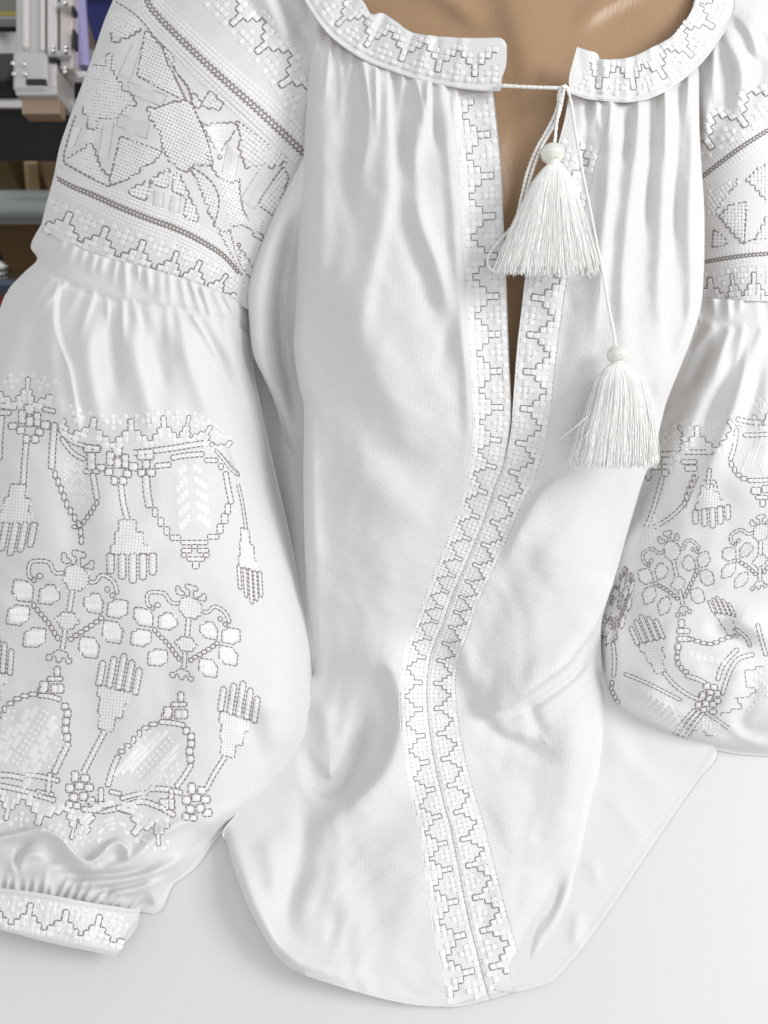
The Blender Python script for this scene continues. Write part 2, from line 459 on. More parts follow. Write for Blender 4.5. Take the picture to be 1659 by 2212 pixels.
# ---- the bodice relief
seam = [(1066, 190), (1083, 360), (1087, 460), (1093, 580), (1099, 750), (1104, 870), (1101, 930), (1087, 1010), (1071, 1050), (1047, 1122), (1023, 1182),
        (999, 1238), (975, 1295), (958, 1347), (934, 1407), (924, 1467), (924, 1519), (930, 1583), (940, 1647), (958, 1727), (974, 1787),
        (994, 1887), (1014, 1987), (1034, 2067), (1058, 2160)]
R_b = Relief([(660, 0, .77), (900, 100, .738), (1080, 180, .730), (1230, 190, .730), (1400, 200, .742), (1520, 140, .775),
              (655, 340, .765), (800, 350, .727), (1000, 350, .722), (1090, 400, .730), (1200, 400, .728), (1350, 350, .728), (1515, 400, .753),
              (650, 650, .775), (760, 650, .733), (1000, 650, .730), (1100, 700, .742), (1220, 650, .730), (1400, 650, .742), (1515, 640, .768),
              (655, 950, .795), (800, 950, .755), (1000, 950, .75), (1120, 950, .757), (1260, 950, .752), (1420, 920, .777),
              (658, 1200, .82), (800, 1200, .79), (1040, 1130, .785), (1200, 1200, .778), (1340, 1180, .81),
              (670, 1420, .835), (830, 1430, .803), (930, 1420, .815), (1080, 1420, .795), (1200, 1420, .80), (1290, 1400, .825),
              (650, 1650, .792), (800, 1650, .775), (930, 1600, .783), (1080, 1650, .785), (1250, 1600, .79), (1310, 1517, .815),
              (500, 1830, .738), (650, 1850, .738), (960, 1800, .742), (1130, 1850, .742), (1262, 1855, .751),
              (540, 1960, .708), (750, 2000, .706), (1000, 2000, .715), (1150, 2030, .715), (1230, 1950, .732),
              (620, 2095, .688), (760, 2138, .686), (880, 2170, .688), (1058, 2160, .696), (1149, 2120, .703)])
def st(pts, amp, w, w2=None, ends=(0, 0)):
    if np.mean([q[1] for q in pts]) > 1480 and abs(amp) < 15: amp = amp * .72
    R_b.stroke(pts, amp, w, w2, ends)
pleats(R_b, [(690, 70), (727, 98), (787, 138), (847, 160), (907, 180), (985, 194)], 12, 130, 5.2, 12, [(-.1, 1), (0, 1), (.05, 1)], seed=31, jitter=.5)
pleats(R_b, [(1262, 218), (1295, 222), (1355, 226), (1415, 214), (1475, 178), (1508, 150)], 10, 140, 5.0, 12, [(-.06, 1), (-.02, 1), (0, 1)], seed=33, jitter=.4)
# gathers and soft folds of the left front
st([(700, 110), (700, 300), (690, 520), (675, 760)], 8, 30, 26, ends=(1, 0))
st([(752, 150), (760, 240), (748, 360), (760, 520)], -5, 18)
st([(788, 140), (797, 210), (795, 300), (770, 420)], 6, 9, 20, ends=(1, 0))
st([(820, 165), (838, 260), (835, 420), (800, 600), (760, 800)], 5, 26, 20, ends=(1, 0))
st([(852, 170), (858, 260), (885, 380), (900, 480)], -5, 15, ends=(1, 0))
st([(918, 190), (925, 225), (905, 290), (888, 370), (905, 470), (950, 590), (985, 720), (1010, 860)], 9, 24, 20, ends=(1, 0))
st([(880, 190), (868, 330), (882, 480), (925, 620), (950, 760)], -6, 24, ends=(0, 0))
st([(948, 195), (958, 260), (975, 380), (985, 520), (1000, 700), (1012, 900), (1000, 1060)], 6, 14, 26, ends=(1, 0))
st([(935, 190), (938, 240), (950, 330)], -4, 9, ends=(1, 0))
st([(975, 620), (972, 700), (962, 770), (950, 820)], -5, 20, 24)
st([(700, 420), (735, 560), (770, 700), (850, 860), (960, 960)], 6, 52, 46)
st([(672, 560), (700, 720), (780, 890), (900, 1020), (1010, 1080)], -6, 40, 44)
st([(740, 980), (860, 1090), (950, 1120)], 5, 40, 40)
st([(668, 860), (672, 1000), (678, 1160), (690, 1330)], 6, 22, 20)
st([(720, 1040), (760, 1190), (780, 1320)], -3, 50)
# neck gathers, right front
for pts, a, w1, w2 in [
    ([(1268, 225), (1262, 330), (1255, 470)], -5, 14, 14), ([(1320, 222), (1322, 300), (1312, 420), (1296, 600), (1280, 760)], 8, 18, 14),
    ([(1345, 218), (1355, 290), (1352, 380)], -6, 10, 10), ([(1388, 214), (1378, 300), (1362, 420), (1345, 620), (1350, 820)], 8, 16, 20),
    ([(1405, 212), (1408, 300), (1402, 400), (1392, 560)], -6, 10, 12), ([(1440, 196), (1442, 300), (1432, 450), (1425, 640), (1430, 800)], 9, 20, 15),
    ([(1465, 190), (1462, 280), (1458, 420), (1452, 620)], -6, 10, 12), ([(1492, 170), (1500, 300), (1490, 480), (1492, 680), (1450, 860)], 8, 16, 20),
    ([(1290, 222), (1296, 290)], 4, 8, 8)]:
    st(pts, a, w1, w2, ends=(1, 0))
st([(1250, 560), (1210, 760), (1170, 900)], -4, 26)
st([(1380, 820), (1440, 920), (1400, 1030)], -5, 32)
# the drag fold from under the second tassel to the seam
st([(1256, 1008), (1215, 1035), (1171, 1068), (1135, 1125), (1105, 1190), (1085, 1250)], 8, 14, 30)
st([(1215, 1000), (1160, 1050), (1110, 1110), (1080, 1180)], -4, 24)
st([(1330, 1080), (1270, 1200), (1190, 1320), (1120, 1420)], 5, 60, 60)
st([(1160, 1130), (1120, 1220), (1070, 1330), (1030, 1440)], -4, 30)
# the big swoop fold of the right front: crest with a steep lower side
st([(1345, 1200, 0), (1318, 1275, .35), (1284, 1348, .8), (1254, 1393, 1), (1220, 1435, 1), (1170, 1472, 1), (1127, 1502, 1), (1085, 1528, 1), (1066, 1542, .75), (1062, 1552, 0)], 22, 60, 7)
st([(1280, 1400, 0), (1250, 1450, 1), (1200, 1492, 1), (1150, 1525, .8), (1110, 1545, .4), (1080, 1555, 0)], -9, 9, 9)
st([(984, 1433), (1005, 1500), (1056, 1567), (1119, 1605), (1170, 1632), (1199, 1622), (1205, 1590)], -11, 20, 24)
st([(1072, 1552), (1090, 1578), (1125, 1588), (1155, 1600)], 7, 14, 16)
st([(1144, 1500), (1153, 1551), (1187, 1601)], -6, 16)
st([(985, 1340), (1010, 1440), (1040, 1500)], 5, 22)
st([(1225, 1480), (1235, 1600), (1222, 1750), (1180, 1900)], 9, 46, 50)
st([(1060, 1640), (1090, 1740), (1110, 1850)], 5, 50)
st([(1119, 2090), (1150, 2005), (1190, 1940), (1215, 1850)], -8, 18, 22, ends=(1, 0))
st([(1180, 2040), (1215, 1970), (1240, 1880)], 6, 14, 16)
st([(1040, 1800), (1080, 1930), (1110, 2030)], 4, 30)
st([(1010, 1690), (1060, 1800), (1090, 1900)], -3, 24)
# waist and lower left
st([(690, 1500), (745, 1452), (800, 1430), (838, 1434), (862, 1480), (868, 1560), (846, 1650), (790, 1722), (720, 1776), (660, 1830), (640, 1890)], 18, 28, 42)
st([(650, 1610), (690, 1690), (722, 1700), (752, 1668), (778, 1600), (788, 1540), (782, 1500)], -20, 20, 24)
st([(664, 1515), (700, 1540), (706, 1600), (706, 1640)], 8, 20, 22)
st([(642, 1690), (662, 1790), (648, 1860), (622, 1940), (630, 2010), (680, 2060)], -12, 26, 30)
st([(700, 1850), (720, 1930), (800, 2010)], 5, 46)
st([(505, 1800), (528, 1890), (560, 1975), (606, 2048), (660, 2080), (760, 2112), (860, 2140)], 9, 24, 22)
st([(575, 1790), (590, 1880), (600, 1960)], 6, 24)
st([(690, 1930), (716, 1985), (740, 2040)], -4, 26)
st([(860, 1760), (880, 1900), (900, 2040)], 5, 60)
st([(760, 1860), (800, 1960), (830, 2060)], -4, 40)
# light creases
for k in range(30):
    x0 = rng.uniform(680, 1400); y0 = rng.uniform(320, 2050)
    if x0 > 1200 and y0 > 1350: continue
    a = rng.uniform(pi * .3, pi * .7); L = rng.uniform(60, 170); b_ = rng.uniform(-.3, .3)
    st([(x0, y0), (x0 + cos(a) * L * .5 + b_ * 30, y0 + sin(a) * L * .5), (x0 + cos(a) * L, y0 + sin(a) * L)], rng.choice([-1, 1]) * rng.uniform(.5, 1.3), rng.uniform(10, 26))
st([(1060, 210), (1078, 360), (1090, 600), (1097, 860)], 2.5, 30, 30, ends=(1, 0))
crumple(R_b, .75, 34, 150, 4)
# seam groove of the closed placket
st([(x, y, 1) for x, y in seam[6:]], -1.0, 3.5, 3.5)
R_b.edge([(655, -20), (668, 100), (662, 250), (656, 340), (649, 442), (638, 680), (634, 744), (645, 830), (656, 880), (655, 1032), (657, 1150), (663, 1290), (672, 1450)], 26, 14)
R_b.edge([(1511, 120), (1511, 260), (1515, 340), (1523, 480), (1518, 640), (1500, 715), (1472, 790), (1440, 870), (1415, 970), (1389, 1041), (1360, 1137), (1330, 1244)], 28, 14)
R_b.edge([(1300, 1454), (1309, 1517), (1305, 1580), (1296, 1665), (1279, 1749), (1262, 1855), (1237, 1939), (1195, 2024), (1149, 2108)], 24, 10)
R_b.edge([(484, 1800), (502, 1867), (530, 1947), (560, 2006), (584, 2048), (610, 2078), (640, 2100)], 26, 7)

collarL_low = [(640, -30), (663, 8), (695, 56), (727, 88), (787, 128), (847, 152), (907, 172), (987, 188), (1040, 194), (1078, 197)]
G, uv = coons(top=[(655, -30), (668, 0), (695, 46), (727, 78), (787, 118), (847, 142), (907, 162), (987, 178), (1066, 188)],
              bot=[(640, 2100), (690, 2117), (740, 2133), (802, 2151), (882, 2169), (962, 2175), (1010, 2172), (1058, 2160)],
              left=[(655, -30), (672, 80), (664, 200), (656, 340), (649, 442), (638, 680), (634, 744), (645, 830), (656, 880), (655, 1032), (657, 1150), (663, 1290), (672, 1430),
                    (640, 1560), (560, 1700), (484, 1790), (490, 1820), (502, 1867), (530, 1947), (560, 2006), (584, 2048), (610, 2078), (640, 2100)],
              right=seam, du=3.0, dv=3.0)
bodice = cloth('bodice', G, uv, R_b, M_cloth, blouse, skirt=0.014, inward=0.10)
frontR_left = [(1230, 196)] + [(1219, 260), (1200, 330), (1180, 410), (1160, 500), (1137, 584), (1127, 664), (1117, 750), (1108, 870), (1103, 930)] + seam[7:]
G, uv = coons(top=[(1230, 196), (1295, 208), (1355, 212), (1415, 200), (1475, 164), (1511, 126)],
              bot=[(1058, 2160), (1090, 2152), (1120, 2138), (1149, 2112)],
              left=frontR_left,
              right=[(1511, 126), (1511, 260), (1515, 340), (1523, 480), (1518, 640), (1500, 715), (1472, 790), (1440, 870), (1415, 970), (1389, 1041), (1360, 1137),
                     (1330, 1244), (1303, 1330), (1298, 1400), (1302, 1454), (1309, 1517), (1305, 1580), (1296, 1665), (1279, 1749), (1262, 1855), (1237, 1939), (1195, 2024), (1149, 2112)], du=3.0, dv=3.0)
frontR = cloth('bodice_panel', G, uv, R_b, M_cloth, blouse, skirt=0.012, inward=0.04)

# ---- doubled strips of denser cloth that carry the placket embroidery
class Off:
    def __init__(s, R, h): s.R, s.h = R, h
    def __call__(s, x, y): return s.R(x, y) - s.h
pw = lambda y: np.interp(y, [190, 600, 881, 1014, 1122, 1284, 1423, 1587, 1759, 1943, 2172], [92, 90, 84, 73, 62, 56, 60, 64, 70, 80, 90])
ln = cr(seam, 10); ln = ln[(ln[:, 1] > 199) & (ln[:, 1] < 2154)]; tg = np.gradient(ln, axis=0); tg /= np.linalg.norm(tg, axis=1)[:, None]; nr_ = np.c_[-tg[:, 1], tg[:, 0]]
inn_ = ln + nr_ * 1.2; out_ = ln + nr_ * pw(ln[:, 1])[:, None]
G, uv = coons([out_[0], inn_[0]], [out_[-1], inn_[-1]], out_, inn_, 3.2, 3.2, True) if False else coons(np.array([out_[0], inn_[0]]), np.array([out_[-1], inn_[-1]]), out_, inn_, 3.2, 3.2)
cloth('placket', G, uv, Off(R_b, .00018), M_plk, blouse, skirt=0.00015, inward=0.0)
ln = cr(frontR_left, 10); ln = ln[(ln[:, 1] > 212) & (ln[:, 1] < 2154)]; tg = np.gradient(ln, axis=0); tg /= np.linalg.norm(tg, axis=1)[:, None]; nr_ = -np.c_[-tg[:, 1], tg[:, 0]]
inn_ = ln + nr_ * 1.2; out_ = ln + nr_ * pw(ln[:, 1])[:, None]
G, uv = coons(np.array([inn_[0], out_[0]]), np.array([inn_[-1], out_[-1]]), inn_, out_, 3.2, 3.2)
cloth('placket', G, uv, Off(R_b, .00018), M_plk, blouse, skirt=0.00015, inward=0.0)

# ---- back of the blouse lying on the table, seen at the right of the front
R_back = Relief([(1000, 1250, .86), (1300, 1300, .85), (1280, 1500, .824), (1550, 1500, .828), (1250, 1750, .772), (1500, 1700, .788), (1200, 2050, .715), (1400, 1850, .755), (1550, 1627, .80)])
for pts, a, w_ in [([(1320, 1600), (1400, 1680), (1460, 1740)], 2.5, 22), ([(1300, 1700), (1370, 1790), (1400, 1850)], 2, 20),
                   ([(1350, 1590), (1430, 1650), (1510, 1680)], -2, 20), ([(1270, 1850), (1300, 1920)], 2, 16), ([(1250, 1960), (1240, 2060)], 3, 18),
                   ([(1300, 1480), (1330, 1600), (1325, 1700)], 3, 30)]:
    R_back.stroke(pts, a, w_)
hem_r = [(1500, 1560), (1550, 1627), (1518, 1676), (1486, 1720), (1402, 1842), (1317, 1969), (1260, 2047), (1233, 2079), (1195, 2118), (1160, 2132), (1120, 2142)]
R_back.stroke([(x - 5, y - 3, 1) for x, y in hem_r[1:]], 1.0, 8)
G, uv = coons([(1150, 1280), (1340, 1280), (1420, 1400), (1500, 1560)], [(1070, 2140), (1100, 2143), (1120, 2142)],
              [(1150, 1280), (1130, 1700), (1070, 2140)], hem_r, 4, 4)
cloth('back_panel', G, uv, R_back, M_sleeve, blouse, skirt=0.002, inward=0.02)

# ---- side of the bodice hanging in the shade between front and left sleeve
R_sh = Relief([(520, 500, .90), (700, 500, .88), (540, 800, .89), (700, 800, .86), (560, 1100, .885), (700, 1100, .86), (600, 1400, .85), (720, 1500, .83), (560, 1000, .89)])
R_sh.stroke([(590, 700), (610, 900), (640, 1100), (655, 1250)], 5, 18, 24)
R_sh.stroke([(570, 820), (590, 1000), (640, 1250)], -5, 18)
G, uv = coons([(520, 560), (700, 560)], [(600, 1560), (730, 1560)], [(520, 560), (520, 900), (560, 1300), (600, 1560)], [(700, 560), (690, 900), (700, 1200), (730, 1560)], 5, 5)
cloth('back_panel', G, uv, R_sh, M_sleeve, blouse, skirt=0.004)
R_sd = Relief([(664, 300, .772), (640, 440, .775), (600, 450, .782), (640, 600, .80), (560, 640, .79), (630, 700, .82), (560, 780, .805), (640, 860, .845), (600, 860, .832), (630, 960, .868),
               (660, 960, .860), (640, 1100, .892), (690, 1100, .88), (655, 1200, .91)])
R_sd.stroke([(650, 380), (588, 520), (566, 650), (572, 760), (600, 880)], 8, 22, 22)
R_sd.stroke([(655, 430), (628, 540), (612, 650), (615, 740), (636, 860), (650, 960)], -20, 15, 16, ends=(0, 0))
R_sd.stroke([(556, 700), (566, 790), (600, 860)], 4, 12)
sd_l = [(660, 326), (640, 370), (601, 442), (560, 540), (537, 620), (539, 700), (547, 765), (568, 812), (590, 860), (608, 920), (622, 1000), (634, 1100), (645, 1200)]
R_sd.edge(sd_l, 20, 9)
G, uv = coons([(660, 326), (690, 330)], [(645, 1200), (690, 1200)], sd_l, [(690, 330), (680, 600), (680, 860), (690, 1200)], 3.2, 3.2)
cloth('side_panel', G, uv, R_sd, M_sleeve, blouse, skirt=0.010)

# ================================================================== LEFT SLEEVE
sl_top_sil = [(268, -60), (244, 0), (224, 48), (200, 120), (172, 196), (148, 260), (128, 320), (116, 380), (100, 440), (88, 490)]
sl_seam = [(88, 490), (120, 512), (160, 532), (220, 556), (270, 570), (320, 582), (400, 606), (480, 636), (534, 668)]
R_ls = Relief([(260, -60, .86), (450, -60, .80), (680, -60, .80), (220, 60, .84), (400, 60, .785), (560, 60, .775), (680, 60, .79),
               (150, 260, .835), (300, 250, .775), (450, 250, .765), (600, 250, .778), (690, 300, .80),
               (110, 420, .83), (250, 430, .775), (400, 450, .765), (520, 450, .782), (600, 480, .80), (90, 500, .825), (300, 580, .775), (480, 640, .79), (560, 660, .81)])
ls = R_ls.stroke
ls([(600, -40), (625, 10), (650, 60), (664, 110)], -8, 16, 20, ends=(1, 0))
ls([(560, -40), (580, 0), (610, 60), (640, 120)], 8, 20, 20, ends=(1, 0))
ls([(520, -40), (550, 20), (590, 80)], -4, 16, 16, ends=(1, 0))
ls([(420, 220), (450, 330), (490, 430), (520, 560)], 4, 40, 26)
ls([(330, 20), (420, 110), (520, 210), (640, 320)], 2.5, 30, 30)
crumple(R_ls, .5, 40, 140, 19)
R_ls.edge(sl_top_sil, 60, 26)
slL = root('sleeve_joint', (0, 0, 0)); bpy.data.objects.remove(slL)
G, uv = coons([(268, -60), (450, -60), (690, -60)], sl_seam + [(556, 676), (600, 690)], sl_top_sil, [(690, -60), (695, 150), (695, 330), (640, 470), (600, 560), (600, 690)], 3.2, 3.2)
sleeveL = cloth('sleeve', G, uv, R_ls, M_band, blouse, skirt=0.05, inward=0.25)

puff_top = [(90, 482), (160, 528), (220, 552), (320, 578), (400, 602), (480, 632), (536, 666)]
puff_l = [(90, 482), (66, 530), (80, 560), (50, 590), (15, 630), (-10, 690), (-60, 800), (-130, 1000), (-170, 1250), (-190, 1500), (-170, 1750), (-120, 1935)]
puff_r = [(536, 666), (545, 740), (548, 800), (560, 862), (590, 1000), (625, 1150), (650, 1280), (668, 1380), (675, 1480), (668, 1570), (634, 1640), (580, 1712), (520, 1766), (470, 1810), (430, 1868), (402, 1892), (375, 1912), (364, 1938), (352, 1964), (332, 1975), (316, 1966)]
R_lp = Relief([(90, 480, .826), (200, 545, .79), (320, 580, .773), (430, 610, .777), (536, 666, .80),
               (-40, 760, .85), (100, 740, .79), (300, 760, .765), (450, 760, .775), (545, 780, .81),
               (-130, 1000, .86), (0, 1000, .795), (180, 1000, .762), (380, 1000, .757), (520, 1000, .79), (592, 1010, .83),
               (-160, 1300, .85), (0, 1300, .785), (200, 1300, .755), (400, 1300, .752), (560, 1300, .775), (650, 1290, .825),
               (-160, 1600, .80), (50, 1550, .765), (250, 1550, .745), (450, 1550, .745), (600, 1520, .765), (668, 1500, .805),
               (-150, 1800, .765), (50, 1750, .742), (250, 1750, .733), (450, 1720, .737), (560, 1700, .762),
               (-100, 1930, .735), (60, 1900, .722), (200, 1930, .715), (350, 1900, .72), (430, 1850, .738), (300, 1962, .722), (150, 1960, .715)])
lp = R_lp.stroke
# shirring band: short tucks above the elastic line, then the puff opens
shir = [(78, 545), (110, 590), (170, 625), (240, 650), (320, 662), (400, 672), (470, 690), (540, 712)]
pleats(R_lp, [(95, 492), (160, 534), (220, 558), (320, 584), (400, 608), (480, 638), (530, 662)], 20, 70, 5.2, 11, [(-.45, 1), (-.2, 1), (0, 1), (.25, 1), (.5, 1)], seed=3, jitter=.4)
lp([(x, y, 1) for x, y in shir], -3.0, 7, 10)
pleats(R_lp, shir, 17, 130, 4.2, 13, [(-1, .8), (-.5, 1), (-.15, 1), (.15, 1), (.35, 1), (.8, .9)], seed=5, jitter=.6, start=4)
lp([(135, 560), (120, 640), (118, 700), (135, 756), (150, 796), (162, 860), (172, 930), (176, 960)], 13, 60, 5)
lp([(118, 690), (135, 790), (148, 870), (150, 930)], -5, 18, 18)
for pts, a, w1, w2 in [
    ([(205, 660), (190, 760), (205, 860), (230, 960)], 7, 24, 20), ([(240, 660), (245, 760), (255, 880)], -6, 16, 16),
    ([(285, 670), (290, 760), (320, 880), (340, 960)], 7, 26, 18), ([(330, 680), (345, 780), (370, 880)], -5, 16, 18),
    ([(375, 690), (400, 760), (440, 860), (470, 930)], 7, 22, 24), ([(420, 690), (460, 770), (500, 850), (530, 940)], -5, 14, 18),
    ([(470, 700), (505, 770), (540, 860), (575, 980)], 6, 18, 16), ([(40, 640), (20, 760), (0, 880)], 7, 26, 26), ([(80, 640), (75, 760), (80, 880)], -5, 22, 22)]:
    lp(pts, a, w1, w2)
# body of the puff: broad undulations
lp([(172, 900), (160, 980), (150, 1060), (158, 1150), (180, 1260)], -5, 34, 40)
lp([(230, 960), (235, 1080), (235, 1220), (250, 1320)], 4, 46, 46)
lp([(470, 900), (500, 970), (522, 1040), (540, 1140), (552, 1220)], 5, 10, 34)
lp([(500, 860), (540, 1000), (570, 1150), (590, 1320)], -3, 30, 40)
lp([(300, 1080), (300, 1230), (290, 1400), (270, 1520)], 4, 60, 60)
lp([(140, 1400), (190, 1520), (215, 1640), (210, 1720)], -4, 60, 50)
lp([(420, 1340), (440, 1500), (410, 1680)], 5, 60)
lp([(560, 1350), (604, 1450), (596, 1560), (540, 1680)], 6, 40, 50)
lp([(500, 1530), (545, 1575), (562, 1620), (550, 1680)], -6, 26, 30)
lp([(490, 1480), (545, 1520), (610, 1540)], 3, 24)
lp([(20, 1240), (100, 1340), (160, 1440)], -4, 60)
lp([(340, 1560), (310, 1650), (250, 1720)], -4, 44)
# curling folds above the cuff
lp([(-30, 1822, .8), (0, 1808, 1), (43, 1799, 1), (86, 1790, 1), (129, 1806, 1), (155, 1836, 1), (175, 1855, .9), (193, 1862, .8), (215, 1847, .9), (241, 1820, 1), (264, 1820, 1), (277, 1838, .8), (272, 1858, 0)], 13, 15, 4.5)
lp([(39, 1900), (38, 1850), (60, 1818), (90, 1812)], -8, 8, 8)
lp([(262, 1832), (262, 1848), (240, 1862)], -4, 14)
lp([(60, 1835), (100, 1838), (130, 1862), (170, 1885), (220, 1872), (262, 1860)], -7, 16)
lp([(30, 1900), (45, 1860), (80, 1845), (110, 1850)], 7, 10, 14)
lp([(75, 1925), (85, 1890), (130, 1870), (200, 1880), (280, 1860), (350, 1800), (440, 1760), (520, 1740)], 8, 12, 14)
lp([(110, 1930), (130, 1895), (220, 1890), (300, 1880), (380, 1830)], -5, 9)
lp([(160, 1940), (165, 1912), (240, 1905), (320, 1890), (400, 1850), (440, 1815)], 7, 10, 10)
lp([(200, 1948), (210, 1925), (270, 1912), (340, 1890)], -5, 7)
lp([(235, 1950), (245, 1930), (300, 1920), (370, 1890)], 6, 9, 8)
pleats(R_lp, [(-60, 1915), (0, 1918), (115, 1933), (199, 1948), (280, 1958)], 19, 50, 4.6, 7.5, [(-.1, -1), (.1, -1), (.5, -1), (.9, -.8)], seed=11, jitter=.5)
lp([(400, 1800), (470, 1770), (530, 1735), (600, 1680)], 6, 14, 18)
lp([(380, 1880), (420, 1830), (470, 1790)], -4, 12)
crumple(R_lp, .8, 40, 170, 9)
R_lp.edge(puff_l, 90, 40)
R_lp.edge(puff_r, 58, 24)
R_lp.edge([(88, 484), (66, 530), (84, 562), (50, 590), (15, 630)], 22, 10)
G, uv = coons(puff_top, [(-120, 1935), (-60, 1915), (0, 1921), (115, 1936), (199, 1952), (280, 1961), (316, 1966)], puff_l, puff_r, 3.0, 3.0)
puffL = cloth('puff', G, uv, R_lp, M_sleeve, sleeveL, skirt=0.035, inward=0.3)
# cuff
cuff_top = [(-130, 1925), (-60, 1912), (0, 1918), (60, 1925), (115, 1934), (199, 1950), (280, 1962), (306, 1962)]
cuff_bot = [(-130, 2000), (-60, 2002), (0, 2009), (93, 2033), (150, 2046), (199, 2055), (255, 2066)]
R_cf = Relief([(-130, 1925, .726), (0, 1918, .710), (199, 1950, .703), (300, 1962, .712), (-130, 2000, .718), (0, 2009, .695), (120, 2040, .692), (255, 2064, .694), (140, 1990, .692)])
R_cf.stroke([(x, y + 6, 1) for x, y in cuff_top], 1.2, 4)
R_cf.stroke([(x, y + 12, 1) for x, y in cuff_top], -.8, 4)
R_cf.stroke([(190, 1960), (180, 2010), (170, 2050)], 2, 30)
R_cf.edge(cuff_bot, 14, 4)
G, uv = coons(cuff_top, cuff_bot, [(-130, 1925), (-130, 2000)], [(306, 1962), (299, 1985), (285, 2000), (271, 2023), (255, 2066)], 3, 3)
cuffL = cloth('cuff', G, uv, R_cf, M_band, sleeveL, skirt=0.008, inward=0.1)
R_tab = Relief([(270, 2030, .709), (310, 1985, .709), (275, 1990, .708), (300, 2010, .712)])
G, uv = coons([(262, 2000), (300, 1980), (304, 1985)], [(262, 2040), (270, 2038), (283, 2022)], [(262, 2000), (262, 2040)], [(304, 1985), (296, 2003), (283, 2022)], 3, 3)
cloth('button_tab', G, uv, R_tab, M_band, sleeveL, skirt=0.004)

# ================================================================== RIGHT SLEEVE
R_rs = Relief([(1480, -60, .80), (1700, -60, .80), (1480, 100, .79), (1600, 100, .77), (1720, 100, .785), (1490, 300, .80), (1600, 300, .775), (1720, 300, .79),
               (1500, 500, .815), (1600, 500, .79), (1720, 500, .80), (1510, 660, .83), (1620, 660, .80), (1720, 660, .81)])
for pts, a, w1, w2 in [([(1560, 30), (1575, 90), (1600, 160), (1590, 250)], 6, 16, 20), ([(1580, 20), (1620, 70), (1640, 140)], 7, 8, 22), ([(1545, 60), (1540, 150), (1545, 240)], 6, 10, 12),
                       ([(1560, 90), (1580, 180), (1560, 280)], -6, 14, 14), ([(1600, 30), (1650, 60), (1700, 130)], 6, 14, 14), ([(1620, 100), (1640, 160), (1600, 250)], -5, 20, 20), ([(1530, 140), (1525, 260), (1515, 340)], 6, 12, 14)]:
    R_rs.stroke(pts, a, w1, w2)
G, uv = coons([(1470, -60), (1720, -60)], [(1498, 640), (1560, 648), (1620, 650), (1720, 652)], [(1470, -60), (1490, 200), (1492, 450), (1498, 640)], [(1720, -60), (1720, 300), (1720, 652)], 3.2, 3.2)
sleeveR = cloth('sleeve', G, uv, R_rs, M_band, blouse, skirt=0.04, inward=0.25)
# overlap fold of the shoulder piece (the band that turns over near the bodice)
pr_l = [(1485, 636), (1470, 700), (1440, 800), (1400, 950), (1340, 1130), (1290, 1290), (1288, 1345), (1293, 1390), (1299, 1424), (1305, 1470), (1312, 1502), (1333, 1530)]
pr_b = [(1333, 1530), (1360, 1548), (1387, 1562), (1445, 1589), (1498, 1608), (1544, 1620), (1600, 1630), (1670, 1634), (1760, 1640)]
R_rp = Relief([(1500, 640, .825), (1600, 640, .803), (1740, 640, .815), (1470, 800, .83), (1560, 800, .80), (1740, 800, .805),
               (1400, 1000, .835), (1500, 1000, .80), (1740, 1000, .785), (1330, 1200, .845), (1450, 1200, .80), (1600, 1200, .78), (1740, 1200, .775),
               (1295, 1350, .835), (1400, 1350, .795), (1550, 1350, .775), (1740, 1350, .775), (1310, 1500, .815), (1420, 1480, .78), (1560, 1480, .768), (1740, 1480, .775),
               (1387, 1560, .805), (1498, 1606, .80), (1600, 1630, .795), (1740, 1638, .79)])
def rp(pts, amp, w, w2=None, ends=(0, 0)): R_rp.stroke(pts, amp * .72, w * 1.15, None if w2 is None else w2 * 1.15, ends)
pleats(R_rp, [(1505, 642), (1560, 650), (1620, 652), (1700, 656)], 7, 56, 4.0, 12, [(0, 1), (0, 1)], seed=21)
shr = [(1500, 700), (1560, 712), (1620, 716), (1720, 722)]
pleats(R_rp, shr, 7, 150, 3.5, 14, [(-.45, 1), (-.3, 1), (-.1, 1)], seed=23, start=2)
rp([(1580, 720), (1545, 800), (1505, 880), (1470, 960), (1430, 1060)], 12, 22, 26)
rp([(1600, 730), (1570, 820), (1530, 910), (1500, 980)], -10, 12, 14)
rp([(1625, 730), (1600, 830), (1570, 920), (1545, 980), (1500, 1090)], 12, 10, 24)
rp([(1650, 760), (1625, 860), (1590, 960)], -7, 12, 14)
rp([(1655, 760), (1660, 900), (1640, 1000)], 5, 18)
rp([(1540, 720), (1510, 790), (1480, 850)], -7, 12, 14)
rp([(1420, 980), (1380, 1080), (1350, 1180)], -6, 14, 18)
rp([(1380, 1090), (1350, 1200), (1330, 1290)], 5, 18)
crumple(R_rp, .8, 40, 150, 14)
# crumple toward the lower right
rp([(1565, 1330), (1600, 1345), (1640, 1362), (1690, 1395)], 12, 22, 30)
rp([(1520, 1345), (1560, 1362), (1600, 1376), (1620, 1410)], -8, 14, 16)
rp([(1620, 1420), (1590, 1480), (1560, 1540), (1530, 1570)], 7, 18, 24)
rp([(1640, 1440), (1625, 1500), (1600, 1560), (1640, 1600)], -7, 16)
rp([(1480, 1180), (1560, 1250), (1600, 1300)], 4, 30)
rp([(1540, 1020), (1570, 1100), (1560, 1200)], -4, 28)
rp([(1350, 1480), (1420, 1520), (1500, 1560), (1560, 1590)], 7, 22, 18)
rp([(1330, 1300), (1330, 1400), (1345, 1490)], 6, 20, 20)
rp([(1380, 1300), (1420, 1430), (1500, 1520)], -4, 30)
rp([(1540, 1600), (1600, 1580), (1680, 1570)], -5, 14)
rp([(1560, 1560), (1620, 1600), (1680, 1620)], 5, 10, 14)
R_rp.edge(pr_l[5:] + pr_b[1:], 36, 17)
